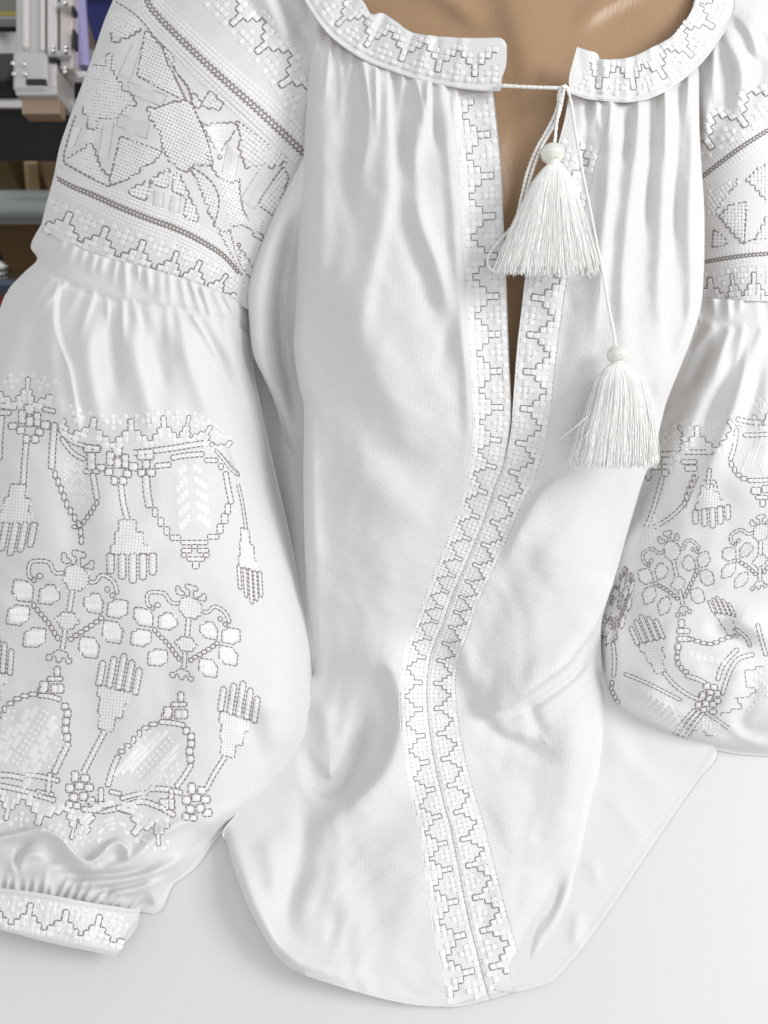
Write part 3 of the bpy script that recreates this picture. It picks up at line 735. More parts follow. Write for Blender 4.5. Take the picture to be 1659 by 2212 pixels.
G, uv = coons([(1485, 636), (1560, 646), (1620, 648), (1760, 650)], pr_b, pr_l, [(1760, 650), (1760, 1100), (1760, 1640)], 3.0, 3.0)
puffR = cloth('puff', G, uv, R_rp, M_sleeve, sleeveR, skirt=0.02, inward=0.2)

# ================================================================== COLLAR
cL_up = [(700, -60), (745, -28), (783, 0), (803, 30), (827, 28), (859, 48), (887, 68), (927, 76), (975, 80), (1027, 82), (1070, 81), (1087, 84), (1095, 98)]
cL_lo = [(610, -60), (640, -30), (663, 8), (695, 56), (727, 90), (787, 130), (847, 154), (907, 174), (987, 190), (1040, 196), (1074, 197), (1082, 196)]
R_c = Relief([(620, -40, .775), (700, 50, .748), (800, 120, .738), (900, 165, .728), (1080, 196, .716), (760, -20, .755), (860, 50, .735), (950, 80, .725), (1090, 90, .716),
              (1231, 200, .716), (1245, 105, .716), (1300, 215, .722), (1420, 205, .732), (1520, 128, .755), (1590, 0, .78), (1350, 126, .722), (1455, 76, .737), (1500, 0, .76), (1530, -60, .78), (1620, -60, .79)])
cs = R_c.stroke
for p0, p1, a in [((815, 25), (770, 110), 2.2), ((832, 30), (800, 110), -2.4), ((892, 72), (870, 150), -2.2), ((925, 78), (905, 160), 2.4), ((945, 80), (935, 175), -1.8), ((1000, 82), (985, 180), 1.5), ((760, 0), (715, 60), -2.2), ((740, -20), (690, 30), 2),
                  ((1250, 108), (1262, 200), -1.2), ((1290, 118), (1285, 205), -2.6), ((1304, 126), (1305, 210), 2.4), ((1355, 128), (1350, 215), 2.4), ((1366, 126), (1366, 210), -2.4), ((1407, 106), (1415, 200), 2.2), ((1420, 100), (1438, 190), -2.4), ((1456, 76), (1480, 160), 2), ((1487, 38), (1530, 100), 2), ((1475, 60), (1505, 135), -2)]:
    cs([(*p0, 1), (*p1, .5)], a, 9, 9)
# the band's corded lower edge
for q in (cL_lo, [(1231, 203), (1295, 215), (1355, 219), (1415, 207), (1475, 171), (1523, 127), (1563, 71), (1583, 31), (1588, 0)]):
    cs([(x, y - 4, 1) for x, y in q], 1.6, 3.2); cs([(x, y - 12, 1) for x, y in q], -1.0, 4)
R_c.edge(cL_up, 7, 1.8)
G, uv = coons(cL_up, cL_lo, [(700, -60), (655, -60), (610, -60)], [(1095, 98), (1094, 140), (1085, 168), (1084, 185), (1082, 196)], 2.6, 2.6)
collarL = cloth('collar_band', G, uv, R_c, M_band, blouse, skirt=0.004, inward=0.02)
cR_up = [(1247, 101), (1268, 108), (1291, 115), (1297, 127), (1325, 128), (1355, 125), (1380, 117), (1407, 103), (1430, 92), (1455, 75), (1487, 35), (1500, 0), (1506, -60)]
cR_lo = [(1231, 201), (1262, 212), (1295, 217), (1355, 221), (1415, 209), (1475, 173), (1523, 129), (1563, 73), (1583, 33), (1588, 0), (1592, -60)]
R_c.edge(cR_up, 7, 1.8)
G, uv = coons(cR_up, cR_lo, [(1247, 101), (1236, 140), (1229, 172), (1231, 201)], [(1506, -60), (1550, -60), (1592, -60)], 2.6, 2.6)
collarR = cloth('collar_band', G, uv, R_c, M_band, blouse, skirt=0.004, inward=0.02)

# ================================================================== EMBROIDERY
MM = 0.00043                       # one picture-plane unit on the cloth, in metres
def ptin(poly, x, y):
    inside = np.zeros(x.shape, bool); n = len(poly)
    for i in range(n):
        x1, y1 = poly[i]; x2, y2 = poly[(i + 1) % n]
        c = ((y1 > y) != (y2 > y)) & (x < (x2 - x1) * (y - y1) / (y2 - y1 + 1e-12) + x1)
        inside ^= c
    return inside

class Emb:
    """stitches laid on one relief: raised white crosses, dark outline stitches, satin threads, needle holes"""
    def __init__(s, R):
        s.W = 1.18; s.clip = None; s.R = R; s.b = {k: ([], [], [0]) for k in ('knot', 'dark', 'satin', 'hole')}
    def put(s, kind, v, f):
        if s.clip is not None and not all(s.clip(q[0], q[1]) for q in v): return
        V, Fc, n = s.b[kind]; V.append(np.asarray(v, float)); Fc.append(np.asarray(f) + n[0]); n[0] += len(v)
    def knot(s, c, ex, ey, h=0.2, fill=0.44):
        c = np.asarray(c, float); ex = np.asarray(ex, float); ey = np.asarray(ey, float)
        L = min(np.hypot(*ex), np.hypot(*ey)); hc = h * .8 * L * MM * rng.uniform(.8, 1.25)
        ph = rng.uniform(0, 6.28); v = []; k8 = np.arange(8) * pi / 4 + .1
        for ring, (rad, hh) in enumerate(((1.0, -.05), (.72, .85), (.34, .75))):
            for q, a in enumerate(k8):
                sq = 1 / max(abs(cos(a)), abs(sin(a))) ** .75
                r_ = fill * rad * sq * rng.uniform(.9, 1.08); p = c + ex * r_ * cos(a) + ey * r_ * sin(a)
                v.append((p[0], p[1], hc * (hh + (.22 * sin(a + ph) if ring else 0))))
        v.append((c[0], c[1], hc * .35)); f = []
        for q in range(8):
            q2 = (q + 1) % 8; f += [[q, q2, 8 + q2, 8 + q], [8 + q, 8 + q2, 16 + q2, 16 + q], [16 + q, 16 + q2, 24, 16 + q]]
        s.put('knot', v, [t_[::-1] for t_ in f])
    def dash(s, a, b_, w=2.9, h=0.5, kind='dark', gap=0.08):
        a = np.asarray(a, float); b_ = np.asarray(b_, float); d = b_ - a; L = np.hypot(*d)
        if L < .5: return
        n = np.array([-d[1], d[0]]) / L * w * (s.W if kind == 'dark' else 1) / 2; a2 = a + d * gap; b2 = b_ - d * gap; hh = h / 1000
        ww = rng.uniform(.85, 1.15); n = n * ww; m_ = (a2 + b2) / 2 + rng.uniform(-.25, .25, 2)
        v = [(*(a2 + n * .6), -.0001), (*(a2 - n * .6), -.0001), (*a2, hh * .4), (*(m_ + n), .00002), (*(m_ - n), .00002), (*m_, hh * 1.1), (*(b2 + n * .6), -.0001), (*(b2 - n * .6), -.0001), (*b2, hh * .4)]
        s.put(kind, v, [[0, 3, 5, 2], [2, 5, 4, 1], [3, 6, 8, 5], [5, 8, 7, 4]])
    def hole(s, p, r=1.0):
        x, y = p
        s.put('hole', [(x - r, y, .00012), (x, y - r, .00012), (x + r, y, .00012), (x, y + r, .00012)], [[0, 3, 2, 1]])
    # --- drawing in a motif's own plane (M maps motif points to picture-plane units)
    def poly(s, M, pts, closed=True, step=None, w=2.9, smooth=False, hgt=.5):
        p = M(np.asarray(pts, float))
        if smooth: p = cr(np.vstack([p, p[:1]]) if closed else p, 6); closed = False
        if smooth:
            p = resample(p, max(2, int(np.linalg.norm(np.diff(p, axis=0), axis=1).sum() / (step or 11))) + 1)
            for i in range(len(p) - 1): s.dash(p[i], p[i + 1], w, hgt)
            return
        n = len(p)
        for i in range(n if closed else n - 1):
            a, b_ = p[i], p[(i + 1) % n]; L = np.hypot(*(b_ - a)); k = max(1, int(round(L / (step or 11))))
            for q in range(k): s.dash(a + (b_ - a) * q / k, a + (b_ - a) * (q + 1) / k, w, hgt)
    def stair(s, M, pts, size=9, closed=False, w=2.6, ang=0.0):
        """stepped outline through the points: alternating runs along the two thread directions"""
        p = M(np.asarray(pts, float))
        if closed: p = np.vstack([p, p[:1]])
        e1 = np.array([cos(ang), sin(ang)]); e2 = np.array([-sin(ang), cos(ang)])
        for i in range(len(p) - 1):
            a, b_ = p[i], p[i + 1]; d = b_ - a; u, v = d @ e1, d @ e2
            n = max(1, int(round(min(abs(u), abs(v)) / size)))
            if min(abs(u), abs(v)) < size * .45:
                k = max(1, int(round(np.hypot(*d) / 10)))
                for q in range(k): s.dash(a + d * q / k, a + d * (q + 1) / k, w)
                continue
            c = a.copy()
            for q in range(n):
                c1 = c + e1 * u / n; c2 = c1 + e2 * v / n
                for (r0, r1) in ((c, c1), (c1, c2)):
                    L = np.hypot(*(r1 - r0)); k = max(1, int(round(L / 13)))
                    for z in range(k): s.dash(r0 + (r1 - r0) * z / k, r0 + (r1 - r0) * (z + 1) / k, w, gap=.04)
                c = c2
    def fill(s, M, pts, pitch=8, ang=0.0, h=.16, holes=0.0, keep=1.0, lean=0.0):
        p = M(np.asarray(pts, float)); x0, y0 = p.min(0); x1, y1 = p.max(0)
        c = (p.min(0) + p.max(0)) / 2; R_ = np.hypot(x1 - x0, y1 - y0) / 2 + pitch
        k = np.arange(-R_, R_, pitch); gx, gy = np.meshgrid(k, k)
        e1 = np.array([cos(ang), sin(ang)]); e2 = np.array([-sin(ang) + lean, cos(ang)])
        q = c + gx[..., None] * e1 + gy[..., None] * e2; q = q.reshape(-1, 2)
        q = q[ptin(p, q[:, 0], q[:, 1])]
        for r in q:
            if rng.rand() < keep: s.knot(r, e1 * pitch, e2 * pitch, h)
            if holes and rng.rand() < holes: s.hole(r + (e1 + e2) * pitch / 2, 1.15)
    def satin(s, M, quad, pitch=1.7, h=.6, ragged=0.12):
        """parallel shiny threads between side 0-3 and side 1-2 of a quad"""
        q = M(np.asarray(quad, float)); L = (np.hypot(*(q[3] - q[0])) + np.hypot(*(q[2] - q[1]))) / 2; n = max(2, int(L / pitch))
        for i in range(n + 1):
            t = i / n; a = q[0] * (1 - t) + q[3] * t; b_ = q[1] * (1 - t) + q[2] * t; d = b_ - a
            a = a + d * rng.uniform(-ragged, ragged * .5); b_ = b_ + d * rng.uniform(-ragged * .5, ragged)
            s.dash(a, b_, pitch * 1.15, h, 'satin', gap=0.0)
    def rect(s, M, x0, y0, x1, y1, knots=True, u=38):
        s.poly(M, [(x0, y0), (x1, y0), (x1, y1), (x0, y1)])
        if knots:
            nx = max(1, int(round((x1 - x0) / u))); ny = max(1, int(round((y1 - y0) / u)))
            for i in range(nx):
                for j in range(ny):
                    c = M(np.array([[x0 + (i + .5) * (x1 - x0) / nx, y0 + (j + .5) * (y1 - y0) / ny],
                                    [x0 + (i + 1.5) * (x1 - x0) / nx, y0 + (j + .5) * (y1 - y0) / ny], [x0 + (i + .5) * (x1 - x0) / nx, y0 + (j + 1.5) * (y1 - y0) / ny]]))
                    s.knot(c[0], (c[1] - c[0]) * .8, (c[2] - c[0]) * .8, .1)
    def band(s, M, pts, w, caps=True, kp=9, smooth=True):
        """two dashed lines with crosses between; w in picture-plane units"""
        p = M(np.asarray(pts, float)); p = cr(p, 5) if (smooth and len(p) > 2) else cr(p, 5)
        Ltot = np.linalg.norm(np.diff(p, axis=0), axis=1).sum(); n = max(2, int(round(Ltot / 10.5)) + 1)
        p = resample(p, n); tg = np.gradient(p, axis=0); tg /= np.linalg.norm(tg, axis=1)[:, None]; nr = np.c_[-tg[:, 1], tg[:, 0]]
        A = p + nr * w / 2; B = p - nr * w / 2
        for i in range(n - 1): s.dash(A[i], A[i + 1]); s.dash(B[i], B[i + 1])
        if caps: s.dash(A[0], B[0]); s.dash(A[-1], B[-1])
        for i in range(n - 1):
            c = (p[i] + p[i + 1]) / 2; s.knot(c, (p[i + 1] - p[i]) * .85, nr[i] * w * .75, .12)
    def chain(s, M, pts, w, l):
        """stepping boxes along a path"""
        p = M(np.asarray(pts, float)); p = cr(p, 5); L = np.linalg.norm(np.diff(p, axis=0), axis=1).sum(); n = max(1, int(round(L / l)))
        p = resample(p, n + 1)
        for i in range(n):
            a, b_ = p[i], p[i + 1]; d = b_ - a; c = (a + b_) / 2
            if abs(d[1]) > abs(d[0]): hx, hy = w / 2, abs(d[1]) / 2 + .6
            else: hx, hy = abs(d[0]) / 2 + .6, w / 2
            q = [(c[0] - hx, c[1] - hy), (c[0] + hx, c[1] - hy), (c[0] + hx, c[1] + hy), (c[0] - hx, c[1] + hy)]
            s.poly(lambda z: z, q, step=9)
            s.knot(c + np.array([0, 0]), (hx * 1.4, 0), (0, hy * 1.4), .13)
    def border(s, keys, pat, side, outer_high=True, k0=None, k1=None, dark_w=2.8, kh=.2, off=0.0, skip=None, holes=1.0):
        """keys: (x, y, column number, row height); the pattern repeats every len(pat) columns"""
        K = np.asarray(keys, float); p = cr(K[:, :2], 3)
        # column number along the curve
        seg = np.r_[0, np.cumsum(np.linalg.norm(np.diff(p, axis=0), axis=1))]
        ki = [np.argmin(np.hypot(p[:, 0] - k[0], p[:, 1] - k[1])) for k in K]
        cc = np.interp(seg, seg[ki], K[:, 2]); rh = np.interp(seg, seg[ki], K[:, 3])
        tg = np.gradient(p, axis=0); tg /= np.linalg.norm(tg, axis=1)[:, None]; nr = np.c_[-tg[:, 1], tg[:, 0]] * side
        def at(c, r):
            x = np.interp(c, cc, p[:, 0]); y = np.interp(c, cc, p[:, 1]); nx = np.interp(c, cc, nr[:, 0]); ny = np.interp(c, cc, nr[:, 1]); h = np.interp(c, cc, rh)
            return np.array([x + nx * (r * h + off), y + ny * (r * h + off)])
        n = len(pat); R_ = len(pat[0]); a = int(math.ceil(cc[0] if k0 is None else k0)); b_ = int(math.floor(cc[-1] if k1 is None else k1))
        full = {(c, r): pat[c % n][r] for c in range(a - 1, b_ + 1) for r in range(R_)}
        outer = set(); stack = [(c, R_) for c in range(a - 1, b_ + 1)]
        while stack:
            c, r = stack.pop()
            for dc, dr in ((1, 0), (-1, 0), (0, -1), (0, 1)):
                q = (c + dc, r + dr)
                if q in outer or q not in full or full[q] == 'X': continue
                outer.add(q); stack.append(q)
        for c in range(a, b_):
            for r in range(R_):
                ch = full[(c, r)]
                if ch == '.': continue
                if skip is not None and skip(*at(c + .5, r + .5)): continue
                m_ = at(c + .5, r + .5); ex = at(c + 1, r + .5) - at(c, r + .5); ey = at(c + .5, r + 1) - at(c + .5, r)
                s.knot(m_, ex, ey, kh if ch == 'X' else kh * .8, .49 if ch == 'X' else .42)
                for (a_, b2) in ((0, 0), (1, 0), (0, 1), (1, 1)):
                    if rng.rand() < holes * .7: s.hole(at(c + a_, r + b2), rng.uniform(.8, 1.25))
                if ch != 'X': continue
                for (dc, dr, q0, q1) in ((-1, 0, (c, r), (c, r + 1)), (1, 0, (c + 1, r), (c + 1, r + 1)), (0, -1, (c, r), (c + 1, r)), (0, 1, (c, r + 1), (c + 1, r + 1))):
                    nb = (c + dc, r + dr); t = full.get(nb, None)
                    if t == 'X' or nb in outer or nb[1] >= R_: continue
                    if nb[1] < 0: continue
                    s.dash(at(*q0), at(*q1), dark_w, .7)
    def stripe(s, keys, w=12, pitch=9.0, rows=2):
        """dark plaited stripe with a row of white crosses along each side"""
        p = cr(keys, 4); L = np.linalg.norm(np.diff(p[:, :2], axis=0), axis=1).sum(); n = int(L / pitch) + 1; p = resample(p, n + 1)
        tg = np.gradient(p[:, :2], axis=0); tg /= np.linalg.norm(tg, axis=1)[:, None]; nr = np.c_[-tg[:, 1], tg[:, 0]]
        for i in range(n):
            a, b_ = p[i, :2], p[i + 1, :2]; q = nr[i]; w_ = w if p.shape[1] < 3 else p[i, 2]
            s.dash(a - q * w_ * .5, b_ + q * w_ * .0, 2.3, .6, gap=.06); s.dash(a + q * w_ * .5, b_ + q * w_ * .0, 2.3, .6, gap=.06)
            s.dash(b_ + q * w_ * .0, b_ + (b_ - a) * .0 - q * w_ * .5, 2.1, .7); s.dash(b_ + q * w_ * .0, b_ + q * w_ * .5, 2.1, .7)
            for k in (.85, 1.35, 1.9):
                for sg in (-1, 1):
                    s.knot((a + b_) / 2 + q * sg * w_ * k, (b_ - a), q * w_ * .42, .2 if k < 1.8 else .12)
    def finish(s, parent, name='embroidery', knot_mat=None):
        out = []
        for k, mat_, nm in (('knot', knot_mat or M_knot, name), ('dark', M_dark, 'outline_stitching'), ('satin', M_satin, 'satin_stitching'), ('hole', M_hole, 'needle_hole')):
            V, Fc, n = s.b[k]
            if not n[0]: continue
            V = np.concatenate(V); Fc = np.concatenate(Fc)
            d = s.R(V[:, 0], V[:, 1]) - V[:, 2] - .00005
            out.append(mesh_obj(nm, P(V[:, 0], V[:, 1], d), Fc, mat_, parent, k != 'hole', kind='stuff'))
        return out

def zoom(x0, y0, f): return lambda p: np.asarray(p, float) * f + np.array([x0, y0])
def affine(src, dst, pre):
    """least-squares affine taking src points to dst points, then pre()"""
    s_ = np.c_[np.asarray(src, float), np.ones(len(src))]; A, *_ = np.linalg.lstsq(s_, np.asarray(dst, float), rcond=None)
    return lambda p: pre(np.c_[np.asarray(p, float), np.ones(len(p))] @ A)
ID = lambda p: np.asarray(p, float)

BP = [".XX....", "o..XX..", ".o..XX.", "ooo..X.", ".o..XX.", "o..XX.."]
PP = [".XX...", "o..XX.", ".o..XX", "ooo..X", ".o..XX", "o..XX."]

# ---------- placket bands on both sides of the opening and down the seam
marks = [200, 288, 378, 466, 552, 639, 721, 801, 881, 954, 1014, 1070, 1122, 1170, 1214, 1250, 1284, 1317, 1349, 1384, 1423, 1475, 1531, 1587, 1643, 1701, 1759, 1817, 1873, 1943, 2015, 2093, 2176]
wid = {200: 14, 600: 13.8, 881: 13, 1014: 11, 1122: 9.4, 1284: 8.6, 1423: 8.9, 1587: 9.6, 1759: 10.4, 1943: 12.2, 2176: 14}
def sx(line, y): l = np.asarray(line, float); return np.interp(y, l[:, 1], l[:, 0])
def wy(y): return np.interp(y, list(wid), list(wid.values()))
E1 = Emb(Off(R_b, .00018))
left_line = [(1066, 190)] + seam[1:]
E1.border([(sx(left_line, y) - 1.5, y, 6 * i + .5, wy(y)) for i, y in enumerate(marks)], PP, +1, skip=lambda x, y: y > 2156, off=1.5)
E1.finish(bodice)
E1 = Emb(Off(R_b, .00018))
rl = [(1230, 196), (1219, 260), (1200, 330), (1180, 410), (1160, 500), (1137, 584), (1127, 664), (1117, 750), (1108, 870), (1103, 930)] + seam[7:]
E1.border([(sx(rl, y) + 1.5, y, 6 * i + .5, wy(y)) for i, y in enumerate(marks) if y > 205], PP, -1, skip=lambda x, y: y > 2140 - (x - 1060) * .75 or y < 210, off=2.5)
E1.finish(frontR)

# ---------- collar bands
E2 = Emb(R_c)
lo = [(1080, 188), (987, 184), (907, 168), (847, 148), (787, 124), (727, 84), (695, 50), (663, 2), (640, -34)]
L_ = np.r_[0, np.cumsum(np.hypot(np.diff([q[0] for q in lo]), np.diff([q[1] for q in lo])))] / 14.2
E2.border([(x, y, c + 2.6, 13.2) for (x, y), c in zip(lo, L_)], BP, +1, off=8, kh=.22)
E2.finish(collarL)
E2 = Emb(R_c)
lo = [(1234, 196), (1262, 207), (1295, 212), (1355, 216), (1415, 204), (1475, 168), (1521, 126), (1560, 70), (1580, 30), (1586, -4), (1590, -50)]
L_ = np.r_[0, np.cumsum(np.hypot(np.diff([q[0] for q in lo]), np.diff([q[1] for q in lo])))] / 13.6
E2.border([(x, y, c + 2.2, 12.6) for (x, y), c in zip(lo, L_)], BP, -1, off=8, kh=.22)
E2.finish(collarR)

# ---------- left upper sleeve
E = Emb(R_ls); _sl = cr(sl_top_sil, 8); E.clip = lambda x, y: x > np.interp(y, _sl[:, 1], _sl[:, 0]) + 3
E.W = 1.7; Z = zoom(0, 0, .4); Z3 = zoom(132.7, 353.9, .2445)
E.stripe([(316, -20, 14), (330, 22, 15), (440, 132, 17), (560, 240, 19), (660, 334, 19)], pitch=10.5)
E.stripe([(112, 378, 9), (150, 400, 12), (200, 421, 14), (260, 448, 15), (320, 472, 15), (370, 490, 15), (420, 513, 14), (480, 550, 12), (516, 590, 8)], pitch=8.5)
E.border([(95, 420, -4, 12), (157, 447, .5, 12.5), (235, 478, 6.5, 13), (315, 507, 12.5, 13), (388, 532, 18.5, 12.5), (438, 553, 24.5, 11.5), (497, 584, 30.5, 11), (535, 622, 36.5, 9)], BP, +1, dark_w=3.0, kh=.13)
E.border([(440, -62, -9, 14), (470, -20, -5, 14.5), (520, 34, .5, 15), (575, 95, 6.5, 15), (628, 170, 12.5, 15), (668, 240, 18, 15)], BP, -1, off=-44, dark_w=3.0)
A_ = .42
def shape(pts, straight_idx=None, Zf=Z, pitch=7.2, ang=.42, size=8, fill=True, holes=.8):
    E.stair(Zf, pts, size=size, closed=True, ang=ang)
    if fill: E.fill(Zf, pts, pitch=pitch, ang=ang, holes=holes)
def sfill(pts, **k): E.fill(k.pop('Zf', Z), pts, pitch=7.2, ang=.42, holes=.8)
E.poly(Z, [(785, 165), (740, 410), (970, 530)], closed=False); E.stair(Z, [(785, 165), (870, 250), (900, 350), (930, 400), (970, 480), (1000, 545)], size=6, ang=.4)
sfill([(785, 165), (740, 410), (970, 530), (930, 400), (870, 250)])
E.stair(Z, [(500, 350), (570, 345), (575, 290), (605, 290), (600, 380), (630, 440), (655, 490), (705, 515), (735, 575), (680, 590), (640, 640), (560, 640), (520, 705), (487, 695), (475, 620), (450, 570)], size=9, ang=.1)
E.fill(Z, [(490, 360), (600, 290), (640, 440), (735, 575), (640, 640), (520, 705), (470, 640), (440, 560), (430, 480)], pitch=7.5, ang=.15, holes=.4)
E.stair(Z, [(790, 600), (800, 645), (860, 730), (870, 800), (905, 870), (950, 905), (1025, 905), (1050, 880), (1150, 885)], size=9, ang=.42)
E.poly(Z, [(1150, 885), (1120, 760), (1080, 660), (1040, 570), (1020, 548)], closed=False, smooth=True)
E.stair(Z, [(1020, 548), (930, 560), (850, 590), (790, 600)], size=8, ang=.3)
sfill([(790, 600), (860, 730), (905, 870), (950, 905), (1150, 885), (1080, 660), (1020, 548), (930, 560)])
E.poly(Z, [(590, 985), (650, 735), (882, 822)], closed=False); E.stair(Z, [(882, 822), (840, 875), (760, 930), (700, 965), (600, 990)], size=9, ang=-.35)
sfill([(650, 735), (880, 822), (700, 960), (595, 985)])
E.poly(Z, [(345, 880), (470, 950), (590, 1012), (600, 985)], closed=False, w=3.2); E.poly(Z, [(410, 620), (385, 690), (345, 830), (345, 880)], closed=False)
E.stair(Z, [(360, 850), (440, 800), (470, 770), (500, 800), (535, 910), (590, 965)], size=9, ang=.3)
E.fill(Z, [(360, 860), (470, 780), (500, 800), (560, 985), (470, 945)], pitch=7.5, ang=.3, holes=.2)
F1 = [(600, 265), (590, 215), (650, 215), (660, 180), (720, 190), (730, 150), (790, 155), (800, 115), (850, 120), (860, 75), (910, 85), (920, 42), (960, 52), (935, 212), (870, 200), (790, 160), (770, 250), (745, 325), (680, 310)]
E.poly(Z3, F1, step=8); E.fill(Z3, F1, pitch=8.5, ang=.25, holes=.9)
F2 = [(1000, 80), (1060, 100), (1055, 150), (1095, 170), (1095, 220), (1130, 250), (1120, 300), (1155, 310), (1150, 350), (1190, 380), (1190, 430), (1215, 460), (1200, 510), (1150, 500), (1080, 460), (1105, 300), (1040, 270), (975, 235), (985, 150)]
E.poly(Z3, F2, step=8); E.fill(Z3, F2, pitch=8.5, ang=.25, holes=.9)
E.poly(Z3, [(1150, 30), (1250, 90), (1340, 180), (1390, 290), (1385, 400), (1350, 540)], closed=False, smooth=True)
E.stair(Z3, [(1130, 60), (1180, 130), (1220, 230), (1260, 350), (1290, 440), (1320, 480), (1340, 560)], size=9, ang=.2)
E.fill(Z3, [(1150, 50), (1340, 190), (1385, 400), (1350, 530), (1260, 340), (1180, 120)], pitch=7, ang=.3, holes=.5)
E.poly(Z, [(1280, 650), (1550, 860), (1560, 880)], closed=False); E.stair(Z, [(1555, 880), (1470, 915), (1400, 905), (1335, 915), (1320, 860), (1295, 780), (1310, 740), (1280, 650)], size=9, ang=.6)
E.fill(Z, [(1285, 660), (1550, 865), (1470, 910), (1340, 905), (1300, 780)], pitch=9.5, ang=.65, h=.22, holes=.6)
E.poly(Z, [(1530, 900), (1560, 955), (1520, 1080), (1480, 1170), (1400, 1110), (1410, 1065), (1470, 980)], step=9); E.fill(Z, [(1530, 910), (1555, 960), (1480, 1160), (1405, 1105)], pitch=9, ang=.7, h=.2, holes=.8)
for q in ([(1130, 490), (1200, 570), (1185, 600), (1135, 592), (1075, 588), (1045, 560), (1040, 500), (1085, 565), (1130, 490)], [(1070, 650), (1140, 662), (1240, 655), (1280, 690)],
          [(1075, 665), (1130, 760), (1190, 862), (1225, 760), (1270, 700)], [(1190, 960), (1240, 985), (1285, 965), (1290, 1050), (1305, 1130), (1340, 1200), (1415, 1290)],
          [(1150, 1215), (1235, 1240), (1265, 1360), (1300, 1450), (1345, 1505)], [(1370, 1440), (1330, 1370), (1285, 1310), (1290, 1420)], [(1190, 960), (1150, 900), (1120, 820)],
          [(1240, 1215), (1300, 1210), (1360, 1270), (1420, 1320)], [(1150, 1215), (1180, 1260), (1240, 1370), (1300, 1490)]):
    E.stair(Z, q, size=7, ang=.5, w=2.4)
for q in ([(1190, 960), (1290, 970), (1305, 1130), (1345, 1205), (1410, 1285), (1330, 1215), (1240, 1230), (1195, 1080)], [(1130, 495), (1195, 572), (1185, 595), (1135, 590)], [(1155, 1220), (1240, 1240), (1345, 1500), (1290, 1450)],
          [(1045, 505), (1080, 560), (1060, 580)], [(1285, 1315), (1365, 1435), (1295, 1420)], [(870, 240), (935, 305), (945, 380), (1010, 460), (950, 390), (900, 310)]):
    E.fill(Z, q, pitch=7.2, ang=.5, holes=.7)
for q in ([(1080, 672), (1225, 668), (1205, 760), (1130, 750)], [(1135, 765), (1215, 770), (1195, 845), (1170, 830)], [(900, 1290), (960, 1300), (950, 1340), (895, 1330)], [(450, 700), (520, 715), (500, 790), (440, 760)]): E.satin(Z, q)
E.stair(Z, [(590, 180), (600, 225), (650, 205), (700, 190), (760, 150)], size=10, ang=.1, w=3)
E.fill(Z, [(610, 60), (660, 50), (760, 140), (700, 185), (610, 200), (580, 150)], pitch=8, ang=.5, holes=.4)
E.poly(Z, [(620, 5), (720, 70), (790, 140), (850, 230), (905, 300), (950, 390), (1010, 470), (1035, 545)], closed=False, smooth=True, w=2.4)
E.poly(Z, [(860, 225), (935, 300), (945, 380), (1020, 470), (1030, 520)], closed=False, w=2.4)
for q in ([(715, 240), (760, 255), (705, 430), (640, 400)], [(690, 440), (905, 515), (870, 575), (695, 500)], [(640, 615), (805, 665), (790, 750), (630, 680)], [(560, 660), (615, 655), (585, 860), (530, 840)],
          [(1390, 930), (1470, 985), (1370, 1130), (1300, 1075)], [(1230, 770), (1290, 850), (1270, 950), (1200, 930)], [(1340, 1150), (1420, 1190), (1400, 1270), (1320, 1200)], [(385, 700), (440, 690), (400, 790), (360, 800)]):
    E.satin(Z, q, pitch=2.3, h=1.1, ragged=.06); E.poly(Z, q, w=1.3, step=4.5, hgt=.3)
for q in ([(820, 240), (905, 250), (895, 380), (810, 370)], [(970, 280), (1050, 300), (1040, 430), (950, 420)]): E.satin(Z3, q, pitch=2.3, h=1.1, ragged=.06); E.poly(Z3, q, w=1.3, step=4.5, hgt=.3)
# faint white crosses flanking the stripes
for off in (-30, -38):
    p = resample(cr([(316, -20), (440, 132), (560, 240), (660, 334)], 5) + np.array([-.68, .72]) * (-off), 60)
    for i in range(len(p) - 1): E.knot(p[i], p[i + 1] - p[i], (4, 4), .14)
E.finish(sleeveL)

# ---------- the big motifs of the puffs
def tassel_motif(E, M, sc=1.0, stalk=None):
    b1 = [(640, 965), (735, 965), (735, 1030), (775, 1030), (775, 1100), (803, 1100), (803, 1150), (597, 1150), (597, 1100), (620, 1100), (620, 1030), (640, 1030)]
    E.poly(M, b1[:6], closed=False); E.poly(M, b1[6:] + [b1[0]], closed=False); E.poly(M, [(665, 965), (640, 965)], closed=False)
    E.poly(M, [(735, 965), (710, 965)], closed=False)
    E.fill(M, b1, pitch=7.0 * sc, ang=.08, h=.18)
    for (x0, x1, yb) in ((577, 617, 1256), (640, 680, 1285), (697, 738, 1307), (752, 792, 1288), (805, 845, 1263)):
        E.poly(M, [(x0, 1145), (x1, 1145), (x1, yb - 12), (x1 - 10, yb), (x0 + 10, yb), (x0, yb - 12)], step=9)
        n = int((yb - 1150) / 20)
        for i in range(n):
            c = M(np.array([((x0 + x1) / 2, 1160 + i * 20), ((x0 + x1) / 2 + 24, 1160 + i * 20), ((x0 + x1) / 2, 1160 + i * 20 + 18)], float)); E.knot(c[0], c[1] - c[0], c[2] - c[0], .2)
